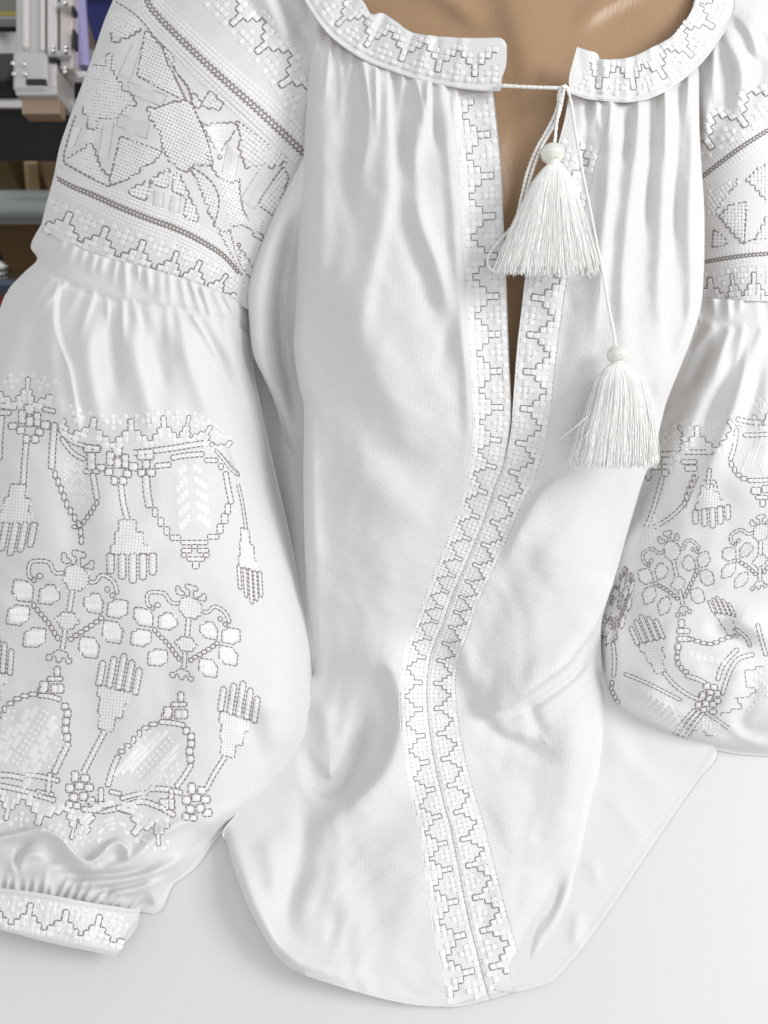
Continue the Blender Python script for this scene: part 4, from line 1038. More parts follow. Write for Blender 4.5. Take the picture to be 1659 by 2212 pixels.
PET = [[(150, 435), (260, 440), (320, 470), (365, 520), (355, 600), (345, 680), (175, 660), (175, 590), (125, 590)],
       [(495, 485), (600, 495), (610, 560), (650, 575), (640, 660), (580, 670), (565, 710), (410, 690), (430, 530), (490, 530)],
       [(155, 705), (320, 725), (325, 780), (300, 890), (240, 895), (235, 935), (60, 910), (90, 745), (150, 745)],
       [(340, 950), (500, 965), (490, 1050), (480, 1130), (430, 1130), (415, 1170), (245, 1160), (265, 995), (330, 990)],
       [(985, 580), (1080, 590), (1095, 650), (1120, 665), (1100, 810), (945, 785), (940, 730), (900, 720), (915, 620), (975, 620)],
       [(1230, 640), (1385, 665), (1375, 820), (1320, 820), (1305, 860), (1150, 830), (1170, 680), (1225, 680)],
       [(1130, 870), (1285, 900), (1295, 955), (1335, 970), (1305, 1130), (1145, 1105), (1140, 1045), (1100, 1040), (1125, 880)],
       [(880, 1045), (1030, 1065), (1050, 1130), (1080, 1140), (1050, 1290), (900, 1270), (885, 1210), (845, 1200), (870, 1060)]]
def flower_motif(E, M, sc=1.0):
    for q in PET:
        E.poly(M, q, step=10)
        qa = np.array(q, float); c = qa.mean(0); x0, y0 = qa.min(0); x1, y1 = qa.max(0)
        x0, x1 = c[0] - (x1 - x0) * .36, c[0] + (x1 - x0) * .36; y0, y1 = c[1] - (y1 - y0) * .34, c[1] + (y1 - y0) * .34
        for a, b_ in ((y0, c[1] - 2), (c[1] + 2, y1)):
            E.satin(M, [(x0, a), (x0 - 4, b_), (x1 - 4, b_), (x1, a)], pitch=1.8, h=.45, ragged=.2)
    bl = [(760, 285), (700, 310), (705, 380), (680, 420), (680, 465), (720, 480), (720, 530), (765, 545), (830, 540), (830, 555), (880, 560), (890, 515), (940, 515), (950, 440), (965, 380), (920, 345), (900, 300), (860, 295), (830, 270)]
    E.poly(M, bl, step=9); E.fill(M, bl, pitch=7.2 * sc, ang=.1, h=.16)
    E.poly(M, [(775, 130), (800, 112), (930, 150), (925, 205), (870, 195), (870, 285)], closed=False); E.poly(M, [(775, 130), (785, 180), (830, 190), (820, 270), (760, 265), (765, 215), (715, 200), (720, 150), (670, 140), (660, 235), (700, 260), (760, 265)], closed=False)
    E.poly(M, [(870, 285), (920, 310), (1010, 330), (1020, 235), (970, 225), (960, 270), (920, 270), (915, 310)], closed=False)
    mid = [(715, 785), (660, 785), (650, 830), (600, 830), (590, 880), (640, 900), (640, 950), (680, 965), (770, 970), (800, 965), (810, 915), (855, 920), (860, 880), (820, 860), (820, 810), (775, 790)]
    E.poly(M, mid, step=9); E.fill(M, mid, pitch=7.2 * sc, ang=.1, h=.16)
    E.band(M, [(785, 550), (765, 660), (745, 785)], 11 * sc, caps=False); E.band(M, [(705, 970), (690, 1080), (670, 1190)], 10 * sc, caps=False)
    tre = [(645, 1190), (600, 1200), (565, 1240), (500, 1245), (500, 1305), (560, 1310), (565, 1260), (605, 1265), (610, 1330), (660, 1330), (670, 1275), (710, 1290), (715, 1345), (770, 1345), (780, 1290), (730, 1285), (735, 1230), (685, 1210)]
    E.poly(M, tre, step=8)
    for path in ([(690, 360), (600, 370), (560, 310), (530, 245), (380, 235), (320, 260), (310, 390), (350, 430)], [(955, 460), (1040, 465), (1060, 410), (1110, 380), (1200, 430), (1240, 480), (1270, 590)]):
        E.band(M, path, 8.0 * sc, caps=True)
    for path in ([(350, 690), (400, 760), (480, 850), (540, 930), (600, 1030), (640, 1090)], [(1120, 830), (1060, 880), (990, 930), (900, 990), (800, 1050), (740, 1100)]):
        E.chain(M, path, 9 * sc, 12.5 * sc)
    E.rect(M, 400, 370, 460, 425, True, 50); E.rect(M, 340, 410, 390, 465, False); E.rect(M, 1135, 515, 1185, 570, False); E.rect(M, 1190, 580, 1240, 630, False)
Z5t = lambda p: zoom(0, 737.3, .4)(np.asarray(p, float) * .4333 + np.array([737, 332]))
def leaf(E, M, spine, side_w, n=5, grey=False):
    """rows of short satin blocks along both sides of a knotted spine; spine: two points, side_w in motif units"""
    a, b_ = np.array(spine[0], float), np.array(spine[1], float); d = (b_ - a); L = np.hypot(*d); d /= L; q = np.array([-d[1], d[0]])
    k = int(L / 36)
    for i in range(k):
        for o in (-14, 14):
            c = M(np.array([a + d * (i + .5) * 36 + q * o, a + d * (i + .5) * 36 + q * (o + 22), a + d * (i + 1.1) * 36 + q * o])); E.knot(c[0], c[1] - c[0], c[2] - c[0], .18)
    for i in range(n):
        t = (i + .4) / n * L
        for sg in (-1, 1):
            base = a + d * t
            for j in range(3):
                w0 = 40 + j * side_w * .3; w1 = w0 + side_w * .34; u0 = t + j * 42 - 30; hh = 78
                if i == 0 and j == 2: continue
                p0 = a + d * u0 + q * sg * w0; p1 = a + d * (u0 + hh) + q * sg * w0; p2 = a + d * (u0 + hh) + q * sg * w1; p3 = a + d * u0 + q * sg * w1
                if sg > 0 : E.satin(M, [p0, p3, p2, p1], pitch=1.8, h=.55, ragged=.12)
                else: E.satin(M, [p3, p0, p1, p2], pitch=1.8, h=.55, ragged=.12)
    for sg in (-1, 1):
        for t in (.25, .55):
            c0 = a + d * L * t + q * sg * (side_w * 1.45)
            for (u, v) in ((0, 0), (30, 20), (-10, 45), (25, 70)):
                c = M(np.array([c0 + d * v + q * sg * u, c0 + d * v + q * sg * (u + 24), c0 + d * (v + 22) + q * sg * u])); E.knot(c[0], c[1] - c[0], c[2] - c[0], .13)
def frame_motif(E, M, sc=1.0, satin=True):
    E.band(M, [(120, 900), (130, 1100), (165, 1305)], 16 * sc)
    for r in ([200, 1310, 265, 1420], [270, 1430, 340, 1540], [345, 1545, 412, 1650], [418, 1650, 550, 1715], [555, 1715, 890, 1770], [885, 1640, 1025, 1700], [1005, 1510, 1080, 1630], [1060, 1380, 1140, 1505], [1105, 1260, 1170, 1390],
              [1025, 760, 1080, 830], [850, 690, 1015, 745], [560, 1815, 690, 1870], [690, 1765, 760, 1815], [760, 1815, 900, 1870], [560, 1870, 620, 1925], [840, 1870, 905, 1925], [630, 1920, 850, 1975], [700, 1975, 780, 2070]):
        E.rect(M, *r, True, 42)
    E.band(M, [(1110, 860), (1140, 1040), (1185, 1260)], 11 * sc); E.band(M, [(430, 690), (620, 655), (840, 640)], 11 * sc); E.band(M, [(230, 790), (430, 770)], 11 * sc)
    if satin: leaf(E, M, [(650, 740), (725, 1520)], 170)
E = Emb(R_lp); M1 = zoom(0, 737.3, .4); M6 = zoom(0, 1165.0, .2); M2 = zoom(0, 1253.5, .4)
E.border([(-60, 812, -5.5, 12.5), (-20, 810, .5, 12.5), (62, 802, 6.5, 13), (125, 820, 12, 12)], BP, +1, k0=-4, k1=12, holes=.1)
E.border([(140, 866, .2, 12), (206, 890, 6.5, 12.5), (282, 893, 12.5, 12.5), (352, 886, 18.5, 12.5), (412, 886, 24.5, 12), (462, 912, 30.5, 10), (508, 950, 37, 8)], BP, +1, holes=.1)
frame_motif(E, Z5t)
E.band(Z5t, [(-40, 625), (150, 605), (430, 570), (700, 525), (880, 505), (970, 545)], 12, caps=False)
E.band(Z5t, [(980, 580), (1080, 700), (1180, 830), (1270, 900)], 6); E.poly(Z5t, [(1000, 560), (1130, 720), (1280, 870), (1285, 930)], closed=False, w=2)
tassel_motif(E, M1); E.band(M1, [(652, 770), (665, 870), (688, 965)], 12, caps=False)
T_src = [(690, 965), (712, 1150), (580, 1140), (840, 1150), (718, 1305)]
tassel_motif(E, affine(T_src, [(110, 775), (75, 975), (-40, 965), (195, 985), (62, 1160)], M1)); E.band(M1, [(142, 545), (132, 660), (125, 772)], 12, caps=False)
tassel_motif(E, affine(T_src, [(1325, 1015), (1345, 1220), (1280, 1205), (1410, 1255), (1362, 1420)], M1), .8); E.band(M1, [(1285, 770), (1310, 880), (1330, 1020)], 6, caps=False)
tassel_motif(E, affine(T_src, [(570, 812), (628, 592), (520, 570), (745, 612), (672, 400)], M2)); E.band(M2, [(565, 815), (500, 940), (450, 1040)], 12, caps=False)
tassel_motif(E, affine(T_src, [(1225, 950), (1278, 735), (1180, 712), (1388, 768), (1312, 545)], M2), .9); E.band(M2, [(1215, 955), (1160, 1040), (1110, 1135)], 10, caps=False)
tassel_motif(E, affine(T_src, [(-70, 720), (-30, 500), (-120, 480), (70, 500), (-20, 310)], M2))
flower_motif(E, M6)
FS = [(820, 410), (190, 820), (1275, 740), (640, 1290), (535, 590), (960, 1170)]
flower_motif(E, affine(FS, [(1018, 1418), (775, 1606), (1262, 1600), (970, 1805 + 0), (900, 1520), (1125, 1760)], M1), .92)
# cross ornaments between the frames
for (cx, cy) in ((635, 655), (160, 430)):
    for r in ((-60, -60, -15, 15), (-30, -90, 25, -35), (20, -45, 60, 30), (-25, -25, 25, 30), (-70, 30, -25, 70), (30, 40, 75, 80), (-35, 75, 0, 120), (10, 75, 50, 120), (60, 0, 110, 45), (-115, 10, -65, 45)):
        E.rect(M1, cx + r[0], cy + r[1], cx + r[2], cy + r[3], True, 46)
for r in ((740, 585, 830, 640), (770, 640, 810, 690), (745, 690, 785, 730), (790, 690, 840, 730), (450, 560, 545, 600), (470, 600, 515, 700), (450, 690, 540, 715)): E.rect(M1, *r, True, 42)
E.band(M1, [(320, 470), (370, 530), (440, 560), (540, 580)], 9); E.band(M1, [(330, 520), (390, 600), (460, 640)], 9)
E.band(M1, [(295, 440), (285, 560), (278, 690)], 14); E.band(M1, [(500, 710), (512, 780), (525, 855)], 12)
E.chain(M1, [(290, 700), (330, 800), (370, 900), (430, 1000), (440, 1095)], 9, 17); E.chain(M1, [(530, 860), (480, 940), (430, 1000), (390, 1000)], 8, 12)
E.fill(M1, [(340, 620), (450, 660), (480, 860), (420, 920), (350, 800)], pitch=7, ang=.8, keep=.6, h=.12)
E.band(M1, [(-20, 345), (90, 358)], 12); E.rect(M1, -20, 370, 60, 400, True, 30); E.band(M1, [(-5, 640), (0, 520), (10, 400)], 12); E.band(M1, [(230, 365), (300, 380)], 10)
# lower row
E.chain(M2, [(-20, 745), (60, 660), (130, 625), (200, 612)], 9, 19); E.band(M2, [(205, 620), (260, 625), (330, 645)], 11); E.chain(M2, [(335, 665), (370, 710), (350, 790), (370, 870)], 15, 17); E.band(M2, [(372, 875), (330, 960), (290, 1045)], 13)
E.chain(M2, [(640, 940), (700, 885), (780, 800), (850, 770)], 9, 18); E.band(M2, [(860, 765), (930, 770), (1000, 785)], 11); E.chain(M2, [(990, 800), (1040, 850), (1020, 925), (1035, 985)], 15, 16); E.band(M2, [(1035, 990), (1000, 1050), (950, 1120)], 11)
E.band(M2, [(640, 945), (605, 1030), (580, 1115)], 12)
for (ox, oy) in ((0, 0), (668, 138)):
    for r in ((292, 465, 325, 520), (255, 520, 340, 545), (215, 545, 262, 600), (275, 560, 345, 610), (205, 575, 260, 612)): E.rect(M2, r[0] + ox, r[1] + oy, r[2] + ox, r[3] + oy, True, 44)
leaf(E, affine([(0, 0), (0, 100), (100, 0)], [(250, 700), (205, 775), (330, 745)], M2), [(0, 0), (0, 420)], 110, 4)
leaf(E, affine([(0, 0), (0, 100), (100, 0)], [(930, 850), (870, 915), (985, 915)], M2), [(0, 0), (0, 340)], 95, 4)
E.band(M2, [(-20, 1050), (60, 1055), (130, 1070)], 12); E.band(M2, [(135, 1050), (230, 1062), (320, 1085)], 11)
E.band(M2, [(-20, 1105), (120, 1135), (300, 1190)], 12); E.band(M2, [(190, 1140), (290, 1160)], 10); E.band(M2, [(270, 1040), (258, 1150)], 12)
E.band(M2, [(440, 1235), (560, 1245), (660, 1225), (760, 1195), (860, 1225), (945, 1272)], 12); E.band(M2, [(650, 1180), (720, 1160), (800, 1145)], 10); E.band(M2, [(805, 1125), (900, 1130), (985, 1150)], 12); E.band(M2, [(590, 1140), (655, 1155)], 10)
E.band(M2, [(545, 1120), (545, 1220)], 12); E.band(M2, [(925, 1130), (925, 1240)], 12); E.rect(M2, 480, 1195, 570, 1222, True, 44); E.rect(M2, 860, 1180, 945, 1240, True, 30)
for (cx, cy) in ((415, 1150), (1045, 1215)):
    for r in ((-30, -120, 10, -60), (20, -100, 70, -60), (-10, -60, 40, -20), (40, -50, 90, -10), (-60, -50, -15, -5), (-40, 0, 5, 45), (15, -5, 60, 40), (-60, 40, -20, 80), (-20, 50, 20, 85), (50, 20, 100, 60)):
        E.rect(M2, cx + r[0], cy + r[1], cx + r[2], cy + r[3], True, 44)
E.border([(-60, 1762, -6, 12), (9, 1784, .5, 12.5), (76, 1795, 6.5, 12.5), (152, 1826, 12.5, 13), (202, 1822, 18.5, 10)], BP, -1, k1=18, holes=.05, skip=lambda x, y: y > 1797 and x < 132)
E.border([(205, 1832, .5, 11), (250, 1795, 4, 11), (314, 1836, 9.5, 12.5), (372, 1838, 15.5, 12)], BP, -1, holes=.05, skip=lambda x, y: y > 1822 and x < 285)
E.finish(puffL)
E = Emb(R_cf); E.W = 1.35
E.border([(-95, 1922, -7, 12), (-10, 1930, .5, 12.5), (68, 1938, 6.5, 13), (146, 1953, 12.5, 13), (218, 1964, 18.5, 12.5), (285, 1985, 23, 12)], BP, +1, off=0, dark_w=3.6, holes=.2)
_t = cr(cuff_top, 4); _b = cr(cuff_bot + [(262, 2068)], 4)
for k in range(750):
    x = rng.uniform(-60, 280); y0 = np.interp(x, _t[:, 0], _t[:, 1]) + 12; y1 = np.interp(x, _b[:, 0], _b[:, 1]) - 8; y = rng.uniform(y0, y1 - 8)
    if x < 262 + (2000 - y) * .3: E.dash((x, y), (x - .6, y + rng.uniform(7, 11)), 1.9, .22, 'satin', gap=0)
E.finish(cuffL)

# ---------- right sleeve
E = Emb(R_rs); E.W = 1.45; Z = zoom(995.4, 0, .4)
E.border([(1500, 372, -4, 13), (1549, 336, .5, 14), (1622, 288, 6.5, 14), (1700, 232, 12.5, 14)], BP, -1, off=4, dark_w=3)
E.border([(1520, 340 - 230, -40, 13), (1600, 60, -30, 13)], ["......."], 1)
E.stripe([(1514, 384, 10), (1560, 348, 11), (1610, 312, 11), (1690, 262, 11)], pitch=8.5)
E.stripe([(1512, 568, 9), (1560, 559, 10), (1620, 551, 10), (1700, 545, 10)], pitch=8.5)
E.border([(1440, 590, -8, 12), (1500, 584, -3.5, 12), (1533, 588, .5, 12), (1571, 580, 5.5, 12.5), (1609, 576, 10.5, 12.5), (1668, 576, 16.5, 12.5), (1720, 578, 22, 12)], BP, +1, dark_w=2.6)
Q = [(1440, 1110), (1545, 1090), (1530, 1312)]
E.poly(Z, Q, closed=False); E.stair(Z, [(1530, 1312), (1480, 1260), (1430, 1200), (1395, 1160), (1440, 1110)], size=8); E.fill(Z, Q + [(1395, 1160)], pitch=7.5, holes=.7)
Q = [(1365, 1240), (1400, 1260), (1445, 1305), (1430, 1322), (1355, 1335)]; E.poly(Z, Q, step=8); E.fill(Z, Q, pitch=8, holes=.5)
E.poly(Z, [(1520, 1320), (1590, 1290), (1720, 1290)], closed=False, smooth=True)
Q = [(1540, 965), (1600, 905), (1640, 885), (1720, 880), (1720, 1090), (1650, 1090), (1640, 1060), (1590, 1000)]; E.stair(Z, Q, size=9, closed=True); E.fill(Z, Q, pitch=8, holes=.6)
Q = [(1590, 1310), (1600, 1260), (1640, 1170), (1700, 1150), (1720, 1290)]; E.stair(Z, Q[:4], size=9); E.fill(Z, Q, pitch=8, holes=.3)
E.fill(Z, [(1505, 965), (1490, 1000), (1430, 1060), (1385, 1165), (1330, 1155), (1325, 1040)], pitch=9, ang=-.6, h=.24)
E.stair(Z, [(1500, 965), (1490, 1005), (1430, 1070), (1400, 1120), (1380, 1170)], size=8, w=2)
E.finish(sleeveR)
E = Emb(R_rp); E.W = .95; Z4 = zoom(1180, 811, .3834)
E.border([(1410, 950, -4.5, 11), (1462, 908, .5, 12), (1500, 908, 6, 12), (1552, 905, 10.5, 12), (1580, 888, 14.5, 11)], BP, +1, holes=.05)
E.border([(1612, 862, .3, 12), (1657, 856, 5.5, 12.5), (1720, 862, 12, 12.5)], BP, +1, holes=.05)
tassel_motif(E, affine(T_src, [(905, 640), (930, 730), (828, 738), (1035, 715), (938, 885)], Z4), .9)
E.band(Z4, [(920, 525), (915, 580), (908, 640)], 9); E.poly(Z4, [(880, 590), (955, 590), (965, 640)], closed=False)
FR = FS + [(230, 550), (1220, 1010), (370, 1060), (1005, 700)]
flower_motif(E, affine(FR, [(700, 985), (578, 1240), (895, 1035), (768, 1335), (645, 1100), (857, 1242), (568, 1130), (915, 1140), (664, 1300), (788, 1060)], Z4), .75)
flower_motif(E, affine([(820, 410), (230, 550), (535, 590), (370, 1060), (640, 1290), (190, 820)], [(1215, 880), (1030, 1000), (1120, 985), (1098, 1150), (1200, 1190), (1025, 1105)], Z4), .8)
flower_motif(E, affine([(820, 410), (1275, 740), (1220, 1010), (1005, 700), (960, 1170), (640, 1290)], [(440, 1170), (475, 1170), (480, 1290), (430, 1260), (435, 1400), (380, 1480)], Z4), .5)
for q in ([(300, 1275), (310, 1340), (395, 1370), (405, 1300)], [(290, 1390), (300, 1460), (345, 1475), (370, 1400)]): E.poly(Z4, q, step=8); E.satin(Z4, q)
E.satin(Z4, [(318, 1290), (318, 1345), (385, 1360), (390, 1305)])
E.band(Z4, [(655, 570), (625, 680), (590, 790), (560, 860)], 9, caps=False); E.band(Z4, [(850, 560), (815, 640), (780, 720), (700, 800), (600, 860)], 8, caps=False)
E.chain(Z4, [(840, 560), (800, 650), (775, 740)], 8, 14)
E.fill(Z4, [(560, 820), (620, 760), (630, 850), (580, 950), (520, 1010)], pitch=8, h=.2)
for k in range(7):
    y = 560 + k * 34; E.satin(Z4, [(700 - k * 9 - 20, y), (700 - k * 9 + 22, y + 6), (700 - k * 9 + 14, y + 40), (700 - k * 9 - 30, y + 34)], pitch=1.8)
for r in ((640, 430, 700, 460), (650, 460, 720, 500), (590, 500, 650, 530), (650, 530, 690, 570), (560, 520, 590, 590), (750, 420, 940, 445), (760, 475, 850, 500), (780, 505, 850, 540)): E.rect(Z4, *r, True, 30)
E.fill(Z4, [(720, 360), (760, 360), (740, 500), (700, 520), (690, 440)], pitch=8, h=.2)
E.band(Z4, [(1070, 245), (1150, 262), (1300, 272)], 10); E.band(Z4, [(1110, 335), (1200, 335), (1300, 325)], 9); E.band(Z4, [(1075, 300), (1060, 400), (1035, 480)], 9); E.chain(Z4, [(1035, 485), (1080, 560), (1130, 590)], 9, 15)
E.band(Z4, [(1135, 592), (1200, 592), (1290, 585)], 9)
for r in ((1155, 630, 1210, 670), (1215, 620, 1260, 660), (1180, 675, 1250, 700), (1205, 700, 1235, 740)): E.rect(Z4, *r, True, 30)
leaf(E, affine([(0, 0), (0, 100), (100, 0)], [(1240, 350), (1225, 390), (1280, 355)], Z4), [(0, 0), (0, 420)], 150, 5)
# inverted tassel and curve
tassel_motif(E, affine(T_src, [(660, 1670), (580, 1500), (500, 1530), (660, 1480), (545, 1345)], Z4), .85)
E.band(Z4, [(660, 1670), (730, 1750), (820, 1810), (880, 1830)], 8)
tassel_motif(E, affine(T_src, [(1080, 1440), (980, 1370), (915, 1360), (1045, 1370), (1000, 1215)], Z4), .7)
E.band(Z4, [(1070, 1430), (1130, 1480), (1150, 1530)], 7)
for r in ((745, 1375, 780, 1420), (735, 1425, 810, 1455), (735, 1470, 815, 1500), (725, 1510, 760, 1550)): E.rect(Z4, *r, True, 30)
E.chain(Z4, [(800, 1480), (860, 1500), (930, 1515), (1010, 1480), (1080, 1465)], 7, 15); E.chain(Z4, [(745, 1540), (735, 1600), (760, 1650), (800, 1680)], 9, 14)
E.band(Z4, [(785, 1690), (850, 1710), (900, 1735)], 9); E.band(Z4, [(965, 1720), (990, 1640), (1040, 1580), (1080, 1540)], 9); E.band(Z4, [(990, 1800), (1030, 1680), (1080, 1600), (1170, 1570)], 9)
E.band(Z4, [(1190, 1400), (1210, 1480), (1240, 1580)], 8)
for k in range(6): E.satin(Z4, [(800 + k * 36, 1560 + k * 8), (830 + k * 36, 1560 + k * 8), (840 + k * 36, 1590 + k * 8), (805 + k * 36, 1590 + k * 8)], pitch=2)
for (cx, cy) in ((925, 1790), (900, 1850)):
    for r in ((-40, -60, 0, -20), (0, -50, 40, -15), (-20, -20, 20, 15), (20, -15, 60, 20), (-60, -10, -25, 25), (-30, 20, 5, 50), (20, 30, 60, 60)): E.rect(Z4, cx + r[0], cy + r[1], cx + r[2], cy + r[3], True, 30)
E.stair(Z4, [(1230, 1640), (1180, 1660), (1120, 1690), (1130, 1760), (1180, 1790), (1150, 1810), (1060, 1820), (1100, 1880), (1040, 1900), (985, 1920)], size=9)
E.fill(Z4, [(1250, 1640), (1140, 1700), (1190, 1800), (1120, 1900), (1060, 1950), (1250, 1800)], pitch=8, keep=.5)
E.chain(Z4, [(375, 1720), (365, 1760), (380, 1800), (410, 1850)], 8, 12); E.band(Z4, [(375, 1500), (385, 1600), (380, 1700)], 8); E.band(Z4, [(440, 1680), (560, 1730), (680, 1790), (760, 1830)], 7)
for i in range(5):
    for j in range(9):
        x = 420 + j * 34 + i * 18; y = 1720 + i * 34 + j * 17
        if y > 1760 + (x - 400) * .62 + 110 or (i == 4 and j < 3): continue
        E.satin(Z4, [(x, y), (x + 26, y + 13), (x + 18, y + 36), (x - 8, y + 23)], pitch=2.0, h=1.1, ragged=.25)
for o in (0, 26, 52): E.band(Z4, [(840 + o, 1880 + o * .3), (775 + o, 1950 + o * .5), (720 + o, 2030 + o * .6)], 7)
E.stair(Z4, [(960, 2030), (900, 2010), (850, 2000), (820, 2040)], size=9); E.fill(Z4, [(880, 1930), (980, 1960), (960, 2030), (860, 2010)], pitch=8, keep=.8)
E.band(Z4, [(900, 1900), (960, 1940), (1030, 1990)], 7, caps=False)
E.finish(puffR)

# ================================================================== DRAWSTRING AND TASSELS
def cord(mb, pts, r=0.00135, sides=8, twist=True):
    """pts: (x, y, depth) ; a two-ply twisted cord"""
    p = cr([(a, b_) for a, b_, _ in pts], 3.5); seg = np.linspace(0, 1, len(p)); d = np.interp(seg, np.linspace(0, 1, len(pts)), [q[2] for q in pts])
    # depth follows arc length of the control points
    cs_ = np.r_[0, np.cumsum([math.hypot(pts[i + 1][0] - pts[i][0], pts[i + 1][1] - pts[i][1]) for i in range(len(pts) - 1)])]
    L = np.r_[0, np.cumsum(np.linalg.norm(np.diff(p, axis=0), axis=1))]; d = np.interp(L / L[-1], cs_ / cs_[-1], [q[2] for q in pts])
    W = P(p[:, 0], p[:, 1], d)
    if not twist: tube(mb, W, r, sides); return
    tg = np.gradient(W, axis=0); tg /= np.linalg.norm(tg, axis=1)[:, None] + 1e-12
    a = np.cross(tg, [0.3, 0.2, 0.93]); a /= np.linalg.norm(a, axis=1)[:, None]; b_ = np.cross(tg, a)
    ln = np.r_[0, np.cumsum(np.linalg.norm(np.diff(W, axis=0), axis=1))]; ph = ln / 0.0042 * 2 * pi
    for k in (0, pi):
        tube(mb, W + (np.cos(ph + k)[:, None] * a + np.sin(ph + k)[:, None] * b_) * r * .5, r * .68, 6)
Rb = lambda x, y, h: float(R_b(np.array([x]), np.array([y]))[0]) - h
mb = MB()
cord(mb, [(1078, 184, .714), (1086, 185, .709), (1140, 188, .706), (1200, 190, .704), (1222, 191, .706), (1234, 193, .716)], r=.0016)
cord(mb, [(1234, 196, .708), (1220, 186, .702), (1212, 200, .702), (1209, 230, .703), (1203, 262, .702), (1199, 300, .700), (1196, 318, .699)], r=.0015)
cord(mb, [(1216, 186, .702), (1208, 196, .703), (1206, 220, .705), (1200, 245, .706), (1180, 285, .707), (1160, 320, .708), (1140, 370, .709), (1128, 420, .710), (1112, 480, .711), (1080, 520, .712), (1057, 550, .714), (1056, 575, .715), (1072, 586, .715), (1090, 576, .712)], r=.0016)
cord(mb, [(1218, 188, .700), (1214, 215, .702), (1206, 250, .704), (1190, 282, .705), (1168, 322, .706), (1150, 370, .708), (1134, 430, .710), (1120, 500, .711), (1112, 560, .712), (1112, 580, .713), (1124, 588, .713), (1134, 574, .712)], r=.0016)
cord(mb, [(1224, 190, .704), (1232, 215, .709), (1244, 290, .712), (1256, 360, .714), (1272, 440, .716), (1288, 520, .718), (1302, 590, .719), (1314, 660, .720), (1324, 710, .721), (1331, 752, .721)], r=.0014)
mb.build('drawstring', M_cord, blouse)

def tassel(top, beadr, fr, depth0, seed, n=900, droop=0.0):
    """top: bead centre; fr: list of (y, x_left, x_right, thickness in m) cross-sections of the fringe"""
    r = np.random.RandomState(seed)
    bx_, by_ = top
    B = empty('tassel'); WL[B.name] = WL['blouse']; B.parent = blouse
    mb = MB(); M = np.stack([X_, F_, -U_], 1)
    rr = beadr * depth0 / FPX
    prof = [(rr * sin(t) * (1 + .02 * sin(9 * t)), -rr * .86 * cos(t)) for t in np.linspace(0.12, pi - .12, 22)]
    lathe(mb, P(bx_, by_, depth0), prof, 40, M)
    # wound thread grooves
    bead = mb.build('bead', M_bead, B)
    mb = MB()
    for k in range(40):
        a = 2 * pi * k / 40 + .1
        t = np.linspace(.15, pi - .15, 12); q = np.stack([np.sin(t) * cos(a) * rr * 1.0, np.sin(t) * sin(a) * rr * 1.0, -np.cos(t) * rr * .86], 1) @ M.T + P(bx_, by_, depth0)
        tube(mb, q, rr * .05, 4, cap=False)
    mb.build('bead_winding', M_bead, bead, kind='stuff')
    # knot below the bead
    y0 = by_ + beadr * .78; mb = MB()
    lathe(mb, P(bx_ + 2, y0 + 4, depth0), [(rr * .2, -rr * .45), (rr * .55, -rr * .3), (rr * .62, 0), (rr * .58, rr * .3), (rr * .5, rr * .5)], 24, M)
    mb.build('knot', M_bead, B)
    ys = np.array([f_[0] for f_ in fr]); xl = np.array([f_[1] for f_ in fr]); xr = np.array([f_[2] for f_ in fr]); th = np.array([f_[3] for f_ in fr])
    mb = MB(); cs_ = []
    for Yc, l_, r_2, t_ in zip(ys, xl, xr, th):
        cx_ = (l_ + r_2) / 2; wq = (r_2 - l_) / 2 * .95; yy = ys[0] + (Yc - ys[0]) * .93
        cs_.append([P(cx_ + wq * cos(u), yy, min(depth0 - t_ * .9 * sin(u), float(R_b(np.array([cx_ + wq * cos(u)]), np.array([yy]))[0]) - .0006)) for u in np.linspace(-pi, pi, 22)])
    cs_ = np.array(cs_); nn = cs_.shape[1]; ii = np.arange(len(cs_) - 1)[:, None] * nn + np.arange(nn - 1)[None]
    mb.add(cs_.reshape(-1, 3), np.stack([ii, ii + 1, ii + nn + 1, ii + nn], -1).reshape(-1, 4)); mb.build('fringe_core', M_tassel, B)
    mb = MB()
    for i in range(n):
        a = r.uniform(-1, 1); zz = r.uniform(-1, 1) * sqrt(max(0, 1 - a * a)) if r.rand() < .65 else sqrt(max(0, 1 - a * a))
        a = math.copysign(abs(a) ** .9, a)
        end = 1 + r.uniform(-.07, .03) - (.05 * abs(a)) * r.rand(); m_ = 18
        t = np.linspace(0, end, m_); Y = ys[0] + t * (ys[-1] - ys[0])
        wob = np.cumsum(r.uniform(-1, 1, m_)) * 1.1 * t; ph = r.uniform(0, 6)
        fx = np.interp(Y, ys, (xl + xr) / 2) + (a + r.normal(0, .05) * t) * np.interp(Y, ys, (xr - xl) / 2) + wob + 1.3 * np.sin(t * r.uniform(6, 14) + ph) * t
        D = depth0 - np.interp(Y, ys, th) * zz + r.uniform(-.0004, .0004) + np.interp(t, [0, 1], [0, droop])
        lim = R_b(fx, Y) - .0008
        D = np.minimum(D, lim)
        tube(mb, P(fx, Y, D), r.uniform(.00020, .00031), 3, cap=False)
    mb.build('fringe', M_tassel, B, kind='stuff')
    return B
tassel((1193, 332), 24, [(352, 1186, 1212, .004), (364, 1172, 1222, .007), (392, 1150, 1240, .010), (430, 1132, 1250, .011), (490, 1106, 1268, .010), (545, 1084, 1282, .009), (592, 1070, 1292, .008)], .700, 5)
tassel((1333, 766), 21, [(784, 1322, 1348, .004), (794, 1306, 1366, .007), (822, 1286, 1394, .012), (870, 1272, 1407, .013), (930, 1256, 1414, .012), (1010, 1240, 1418, .010)], .722, 6)
mb = MB(); cord(mb, [(1268, 900, .712), (1240, 925, .722), (1206, 951, Rb(1206, 951, .001))], r=.0006, twist=False)
mb.build('loose_thread', M_tassel, blouse); mb = MB()
